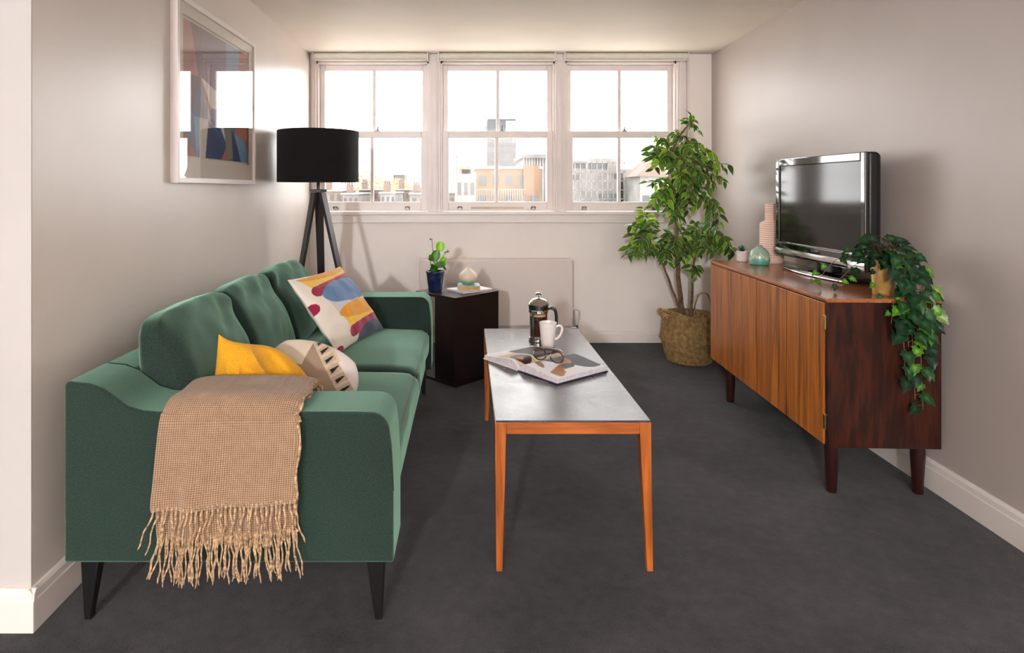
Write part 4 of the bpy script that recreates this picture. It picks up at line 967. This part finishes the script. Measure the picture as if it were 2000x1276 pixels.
# crown sprays: (start px, py) measured from the trunk, tips give the leaf masses
spray(1345, 245, 4.33, [(1352, 228, 0), (1340, 240, .05), (1358, 250, -.05), (1365, 262, .0)], 4, .055)
spray(1330, 268, 4.34, [(1318, 262, .0), (1340, 288, -.06), (1310, 285, .04)], 5, .055)
spray(1313, 310, 4.36, [(1280, 268, .0), (1272, 290, -.10), (1268, 312, -.14), (1275, 332, -.08), (1290, 285, .1), (1283, 325, -.2), (1298, 275, -.04)], 9)
spray(1316, 305, 4.36, [(1350, 270, .0), (1370, 282, -.08), (1345, 290, -.16), (1385, 292, -.04), (1360, 300, .08), (1335, 280, .08)], 9)
spray(1335, 312, 4.34, [(1398, 302, -.05), (1404, 318, -.08), (1385, 330, -.12), (1360, 330, -.18), (1400, 330, .02), (1350, 345, -.05)], 9)
spray(1340, 345, 4.33, [(1428, 322, -.10), (1418, 328, -.04), (1410, 350, -.12), (1395, 360, -.06), (1375, 345, -.16), (1420, 356, -.14)], 9)
spray(1318, 355, 4.35, [(1345, 350, -.12), (1365, 375, -.05), (1350, 385, -.18), (1330, 370, .1), (1385, 380, -.1), (1395, 372, .0), (1335, 340, -.16), (1365, 355, .1)], 10)
spray(1316, 375, 4.35, [(1262, 357, -.06), (1270, 366, .0), (1290, 352, -.1), (1300, 345, .0)], 6, .052)
spray(1316, 385, 4.35, [(1278, 392, -.10), (1275, 402, -.05), (1290, 378, -.14), (1300, 395, -.16), (1285, 385, .05), (1345, 400, -.14), (1330, 410, -.06)], 9)
spray(1330, 372, 4.34, [(1360, 402, -.1), (1372, 392, -.14), (1380, 400, -.05), (1345, 415, -.1)], 8)
spray(1320, 395, 4.34, [(1310, 428, -.08), (1318, 436, -.06), (1326, 425, -.1), (1305, 412, -.04), (1332, 405, .05)], 7)
for a_ in ([(1370, 385, 4.28), (1392, 395, 4.22), (1402, 415, 4.20), (1404, 440, 4.19)], [(1370, 385, 4.28), (1388, 398, 4.24), (1390, 420, 4.22), (1389, 436, 4.22)]):
    twig([W3(*q) for q in a_], 11, .062)
spray(1314, 320, 4.36, [(1268, 300, -.05), (1300, 300, -.18), (1318, 330, -.2), (1340, 320, -.2), (1295, 318, .05)], 9)
spray(1330, 340, 4.34, [(1375, 310, -.1), (1330, 360, -.2), (1355, 362, -.2), (1345, 395, -.2)], 9)
# lower left
spray(1270, 478, 4.26, [(1225, 440, .0), (1228, 462, -.08), (1226, 485, -.05), (1222, 500, .0), (1240, 430, .05), (1240, 495, -.12), (1250, 470, -.14), (1262, 445, .05), (1255, 500, .0)], 9)
spray(1262, 462, 4.26, [(1262, 418, -.02), (1258, 405, .02), (1268, 428, .06), (1272, 440, -.08)], 7)
spray(1286, 500, 4.28, [(1268, 492, -.1), (1285, 478, .0), (1300, 500, -.1), (1298, 470, .05), (1305, 515, -.06)], 7)
# lower middle
spray(1321, 470, 4.33, [(1300, 470, -.1), (1310, 500, -.12), (1335, 505, -.1), (1318, 480, -.16), (1345, 490, -.06), (1330, 515, -.06), (1340, 478, -.1), (1308, 482, .04), (1352, 505, -.02)], 8)
spray(1320, 455, 4.33, [(1345, 444, .0), (1340, 455, -.05)], 3, .045)
# lower right
spray(1362, 492, 4.33, [(1352, 432, -.02), (1360, 440, -.08), (1348, 458, -.06), (1375, 448, -.02), (1370, 475, -.1), (1345, 480, -.02)], 7)
spray(1382, 465, 4.30, [(1400, 455, -.06), (1415, 468, -.10), (1425, 480, -.12), (1436, 492, -.14), (1410, 490, -.08), (1395, 495, -.05), (1400, 478, .05), (1428, 500, -.10), (1385, 450, .0), (1380, 490, -.1)], 8)
spray(1353, 535, 4.35, [(1362, 548, -.03), (1365, 528, -.04), (1350, 520, -.06)], 3)
br.build('branch', M_bark, fx); lf.build('foliage', leafmat('ficus_leaf', .38, .3), fx)
# ================================================================ FRAMED PICTURE
def px_(y): return lwx(y)
pa, pb, qa, qb = 2.512, 3.440, 1.222, 1.995
pc = thing('framed_picture', 'white framed abstract print with glass on the left wall', 'picture', (-1.18, (pa+pb)/2, qa))
x0_ = -1.186-(pb-1.7)*.0115+.002; xw = lwx(pb)+.0; XF = -1.163
m = MB(); fw = .022; xb_ = lwx(pa)+.0005
for (y0, y1, z0, z1) in ((pa, pa+fw, qa, qb), (pb-fw, pb, qa, qb), (pa+fw, pb-fw, qa, qa+fw), (pa+fw, pb-fw, qb-fw, qb)): m.box(xb_, XF, y0, y1, z0, z1)
m.build('frame', mat('white_frame_lacquer', (240, 230, 228), rough=.3, nscale=6, nvar=.01), pc, smooth=False, bevel=.0015)
M_mount = mat('mount_board', (226, 216, 206), rough=.8, nscale=30, nvar=.01)
ia, ib, ja, jb = 2.600, 3.362, 1.338, 1.915; XM = -1.176
m = MB(); g = .012
for (y0, y1, z0, z1) in ((pa+fw, ia-g, qa+fw, qb-fw), (ib+g, pb-fw, qa+fw, qb-fw), (ia-g, ib+g, qa+fw, ja-g), (ia-g, ib+g, jb+g, qb-fw)): m.box(XM-.004, XM, y0, y1, z0, z1)
m.build('mount', M_mount, pc, smooth=False)
m = MB(); m.box(xb_, XM-.012, pa+fw, pb-fw, qa+fw, qb-fw); m.build('backing', M_mount, pc, smooth=False)
def tri(u, v, a, b, d):
    s = lambda p, q, r_: (p[0]-r_[0])*(q[1]-r_[1])-(q[0]-r_[0])*(p[1]-r_[1])
    s1 = s((u, v), a, b); s2 = s((u, v), b, d); s3 = s((u, v), d, a)
    return (s1 >= 0 and s2 >= 0 and s3 >= 0) or (s1 <= 0 and s2 <= 0 and s3 <= 0)
PINK, GRY, LIL2, LBL, ORG, NVY, OLV, WHT, BL2, MAU, SKY = (172, 120, 118), (120, 104, 108), (128, 108, 132), (126, 150, 184), (166, 92, 62), (38, 52, 104), (124, 122, 104), (214, 206, 196), (72, 104, 150), (112, 88, 104), (108, 152, 184)
def art(u, v):     # u 0..1 near->far, v 0..1 bottom->top
    c_ = LIL2 if v > .45 else BL2
    T = [((0, 1), (.10, 1), (.22, .55), PINK), ((0, 1), (0, .45), (.22, .58), PINK), ((.10, 1), (.24, 1), (.22, .60), GRY), ((.24, 1), (.24, .70), (.22, .58), GRY),
         ((.62, 1), (1, 1), (.62, .45), LBL), ((.85, 1), (1, 1), (.85, .5), ORG), ((1, 1), (1, .5), (.85, .5), ORG), ((0, .6), (.25, .62), (.05, .2), MAU),
         ((.24, .62), (.07, .20), (.22, .20), (92, 108, 134)), ((.24, .62), (.22, .20), (.40, .26), (150, 156, 160)), ((.24, .62), (.38, .40), (.40, .26), ORG),
         ((.24, .62), (.8, .45), (.38, .40), WHT), ((0, .22), (0, 0), (.2, 0), ORG), ((0, .2), (.18, .0), (.20, .28), BL2), ((.18, .0), (.30, .30), (.14, .30), SKY), ((.22, .3), (.34, .3), (.30, 0), WHT), ((.22, .3), (.22, 0), (.30, 0), WHT),
         ((.34, .30), (.62, .13), (.30, 0), NVY), ((.34, .32), (.48, .30), (.62, .13), NVY), ((.30, 0), (.62, .13), (.54, 0), NVY), ((.48, .34), (.56, .34), (.63, .12), WHT), ((.56, .36), (.70, .36), (.64, .0), OLV), ((.64, .0), (.70, .36), (.76, .04), OLV),
         ((.54, 0), (.63, .12), (.64, 0), ORG), ((.70, .30), (.90, 0), (.74, 0), NVY), ((.74, .36), (1, .36), (.78, .22), ORG), ((1, .36), (1, .10), (.78, .22), ORG), ((.76, .24), (.95, .20), (.98, .0), SKY), ((.76, .24), (.98, 0), (.88, 0), SKY), ((.95, .20), (1, .08), (.98, 0), SKY), ((.66, .42), (.8, .40), (.72, .26), SKY)]
    for a, b, d, cc in T:
        if tri(u, v, a, b, d): c_ = cc
    return c_
m = MB(); m.grid(lambda u, v: (XM-.0075, lerp(ia, ib, u), lerp(ja, jb, v)), 150, 110, art)
m.build('print', painted('art_print', rough=.7, bump=0, sheen=0), pc)
MB().box(XM+.006, XM+.008, pa+fw, pb-fw, qa+fw, qb-fw).build('glass', M_picglass, pc, smooth=False)
# ================================================================ OUTSIDE
def bmat(n, c_, s=1): return mat(n, tuple(v*.50 for v in c_), rough=.9, nscale=s, nvar=.12)
B_brick = bmat('yellow_brick', (176, 142, 92)); B_grey = bmat('grey_cladding', (128, 132, 138), .5); B_tower = bmat('tower_glass', (116, 121, 128), .4); B_white = bmat('white_sheeting', (226, 222, 218), .8); B_pale = bmat('pale_render', (200, 192, 184)); B_win = mat('dark_windows', (34, 36, 40), rough=.3, nscale=2); B_pink = bmat('red_brick', (196, 162, 150)); B_rail = bmat('white_railing', (240, 238, 234)); B_tan = bmat('tan_stone', (196, 178, 156)); B_roof = bmat('roof_slate', (158, 156, 158))
ground = MB().box(-150, 150, 12, 260, -15, -14.5).build('ground', mat('street_ground', (205, 198, 188), rough=.9, nscale=.1), smooth=False); struct(ground)
def building(name, label, px0, px1, pyt, d, dep, wall, rows=None, cols=0, wm=B_win, sill=None, z0=-14.5, wh=.55, ww=.55, first=.5, pitch=3.0, extra=None):
    x0 = (px0-912)*d/1220; x1 = (px1-912)*d/1220; zt = 1.2-(pyt-368)*d/1220
    r = thing(name, label, 'building', ((x0+x1)/2, d, z0))
    MB().box(x0, x1, d, d+dep, z0, zt).build('wall', wall, r, smooth=False)
    if rows:
        cw = (x1-x0)/cols
        for i in range(rows):
            for j in range(cols):
                zc = zt-first-pitch*(i+.5); xc = x0+cw*(j+.5)
                m = MB(); m.box(xc-cw*ww/2, xc+cw*ww/2, d-.06, d+.05, zc-pitch*wh/2, zc+pitch*wh/2); m.build('window', wm, r, smooth=False)
    if extra: extra(r, x0, x1, d, zt)
    return r
def tower_x(r, x0, x1, d, zt):
    MB().box(x0-1.2, x0+.01, d+1, d+14, -14.5, zt-1.5).build('side_shaft', B_rail, r, smooth=False)
    m = MB()
    for k in range(9): m.box(x0+.1, x1-.1, d-.12, d+.01, zt-3-k*1.7, zt-2.65-k*1.7)
    m.build('floor_bands', B_grey, r, smooth=False)
    MB().box(x1-2.0, x1+.02, d-.2, d+.5, zt-3.6, zt-.4).build('roof_screen', B_rail, r, smooth=False)
building('tower_block', 'tall grey office tower rising behind the rooftops in middle window', 952, 1008, 232, 120, 14, B_tower, 7, 6, B_grey, pitch=2.0, first=3.0, extra=tower_x)
def brick_x(r, x0, x1, d, zt):
    MB().box(x0-.1, x1+.1, d-.15, d+9, zt, zt+.18).build('parapet', B_rail, r, smooth=False)
    m = MB(); m.box(x0, x1-1.3, d-.9, d, zt-2.45, zt-2.33)
    m.build('balcony_slab', B_rail, r, smooth=False)
    m = MB()
    for k in range(20): m.box(x0+.05+k*(x1-x0-1.4)/20, x0+.10+k*(x1-x0-1.4)/20, d-.9, d-.85, zt-2.33, zt-1.5)
    m.box(x0, x1-1.3, d-.92, d-.86, zt-1.52, zt-1.45); m.build('balcony_railing', B_pale, r, smooth=False)
    MB().box(x1-1.35, x1-.25, d-.5, d+2, zt-1.9, zt+.25).build('stair_bay', bmat('orange_brick', (172, 122, 82)), r, smooth=False)
    MB().box(x0+.1, x0+1.1, d-.2, d, -14, zt-2.6).build('downpipe_panel', B_tan, r, smooth=False)
building('brick_apartment_building', 'yellow brick apartment block with balconies low in middle window', 930, 1058, 330, 45, 9, B_brick, 4, 5, wh=.5, ww=.5, first=.1, pitch=1.45, extra=brick_x)
def clut(r, x0, x1, d, zt):
    m = MB(); m.box(x0+.1, x0+.9, d+1, d+2, zt, zt+.5); m.box(x1-.8, x1-.3, d+1, d+1.6, zt, zt+.3); m.build('chimney', B_tan, r, smooth=False)
    MB().tube([(x0+.05, d-.4, zt-2.2), (x0+.05, d-.4, zt+1.1)], .04, 6).build('mast', B_roof, r)
    MB().add([(x0+.3, d-.5, zt-2.6), (x0+1.2, d-.5, zt-1.9), (x0+1.2, d-.3, zt-1.9), (x0+.3, d-.3, zt-2.6), (x0+.3, d-.5, zt-2.7), (x0+1.2, d-.5, zt-2.0), (x0+1.2, d-.3, zt-2.0), (x0+.3, d-.3, zt-2.7)], [(0,1,2,3),(4,7,6,5),(0,4,5,1),(3,2,6,7)]).build('stair', B_roof, r, smooth=False)
building('terraced_house', 'grey rendered house with chimney left of the brick block', 891, 929, 340, 36, 7, B_pale, 3, 3, pitch=1.3, first=.2, extra=clut)
def glassx(r, x0, x1, d, zt):
    MB().box(x0-.2, x1+.3, d-.6, d+10, zt, zt+.35).build('roof_edge', B_roof, r, smooth=False)
    m = MB()
    for k in range(14): m.box(x0+k*(x1-x0)/14, x0+.12+k*(x1-x0)/14, d-.14, d, -14, zt)
    m.build('fins', B_rail, r, smooth=False)
building('office_building', 'glass office block with flat grey roof behind brick block', 1022, 1096, 309, 62, 10, B_grey, 5, 7, bmat('pale_glass', (150, 156, 162)), pitch=2.2, first=.5, extra=glassx)
def wrap(r, x0, x1, d, zt):
    m = MB()
    for k in range(9): m.box(x0-.1, x1+.1, d-1.0, d-.92, zt-.4-k*.62, zt-.35-k*.62)
    for k in range(11): m.box(x0+k*(x1-x0)/10-.03, x0+k*(x1-x0)/10+.03, d-1.0, d-.94, -14, zt-.3)
    m.build('scaffold', B_pale, r, smooth=False)
    for (a, b, z0, z1) in ((.08, .30, .30, .75), (.36, .70, .36, .80), (.80, .98, 1.1, 1.5), (.56, .88, 2.5, 2.95), (.02, .18, 1.2, 1.55)):
        MB().box(lerp(x0, x1, a), lerp(x0, x1, b), d-.9, d-.7, zt-z1, zt-z0).build('window', B_win if a > .3 else B_grey, r, smooth=False)
    MB().tube(bez([(x0, d-1.1, zt-3.2), (x0+1.2, d-1.1, zt-3.55), (lerp(x0, x1, .6), d-1.1, zt-3.2), (x1, d-1.1, zt-3.45)], 6), .05, 6).build('sheet_edge', B_tan, r)
building('scaffolded_building', 'white sheeted building under scaffolding in right-hand window', 1108, 1212, 309, 44, 9, B_white, extra=wrap)
building('white_house', 'pale house with small windows between scaffold and ficus', 1214, 1262, 330, 50, 8, B_white, 4, 4, B_grey, pitch=1.3, first=.6)
def mansard(r, x0, x1, d, zt):
    MB().prism([(x0-.3, d-.3, zt), (x0+1.4, d+1, zt+1.5), (x1, d+1, zt+1.5), (x1, d-.3, zt)], (0, 3, 0)).build('roof', B_pink, r, smooth=False)
building('mansard_house', 'white house with pink mansard roof behind the ficus leaves', 1250, 1390, 345, 40, 8, B_white, 3, 6, B_grey, pitch=1.4, first=.9, extra=mansard)
building('distant_block', 'small pale green block on the skyline of the left window', 768, 790, 341, 150, 8, bmat('pale_green_panel', (128, 136, 134)), 3, 4, B_grey, pitch=1.6, first=.3)
building('distant_terrace', 'long pale terrace on the skyline of the left window', 690, 860, 366, 110, 8, B_tan, 2, 12, B_grey, pitch=1.6, first=.3)
low = [(628, 668, 374, 52, B_tan, 'low tan house behind the tripod lamp in left window'), (669, 700, 380, 49, B_pale, 'low pale house right of the lamp legs in left window'), (701, 742, 372, 57.5, B_pink, 'low reddish house left of centre in left window'),
       (743, 772, 378, 49, B_white, 'low white house right of centre in left window'), (773, 800, 372, 56, B_tan, 'low tan house near the right of left window'), (801, 848, 380, 48, B_pale, 'low pale house behind mullion right of left window')]
def lowx(r, x0, x1, d, zt):
    MB().box(x0-.1, x1+.1, d-.2, d+6, zt, zt+.12).build('parapet', B_rail, r, smooth=False)
    m = MB(); m.box(x0+.2, x0+.7, d+.5, d+1, zt+.12, zt+.75)
    for k in range(3): m.lathe([(.06, 0), (.07, .25)], (x0+.28+k*.16, d+.7, zt+.75), 8)
    m.build('chimney', B_pink, r, smooth=False)
for (a, b, t, d, w_, l_) in low: building('terraced_house', l_, a, b, t, d, 6, w_, 3, 3, B_win, pitch=.75, first=.12, wh=.6, ww=.45, extra=lowx)
building('terraced_house', 'low pale house far left in the middle window', 862, 888, 378, 60, 6, B_pale, 2, 3, B_grey, pitch=.9, first=.2, extra=lowx)
M_bush = leafmat('bare_tree_twigs', .9, .0)
for (px, py, d, rx, rz, l_) in ((712, 358, 75, 2.6, 1.7, 'hazy tan tree on the skyline right of the lamp shade'), (750, 362, 90, 3.8, 1.2, 'low wide tan tree behind the left window roofs'), (785, 366, 85, 2.2, 1.0, 'small tan tree under the pale green block')):
    cx = (px-912)*d/1220; cz = 1.2-(py-368)*d/1220; t = thing('bare_tree', l_, 'tree', (cx, d, -14.5))
    m = MB(); m.tube([(cx, d, -14.5), (cx+.1, d, cz-rz*.5), (cx, d, cz)], [.35, .25, .1], 8); m.build('trunk', B_tan, t)
    m = MB(); m.c = []
    rr = random.Random(px)
    for k in range(900):
        v = Vector((rr.gauss(0, 1), rr.gauss(0, 1), rr.gauss(0, 1))).normalized()*(rr.random()**.4); p = Vector((cx+v.x*rx, d+v.y*rx, cz+v.z*rz))
        q = Vector((rr.uniform(-1, 1), rr.uniform(-1, 1), rr.uniform(-.2, 1))).normalized()*.35; s_ = q.cross(Vector((0, 1, .3))).normalized()*.06
        m.add([p-s_, p+s_, p+q], [(0, 1, 2)]); m.c += [rr.choice(((150, 128, 98), (136, 118, 92), (164, 144, 116)))]*3
    m.build('twigs', M_bush, t)
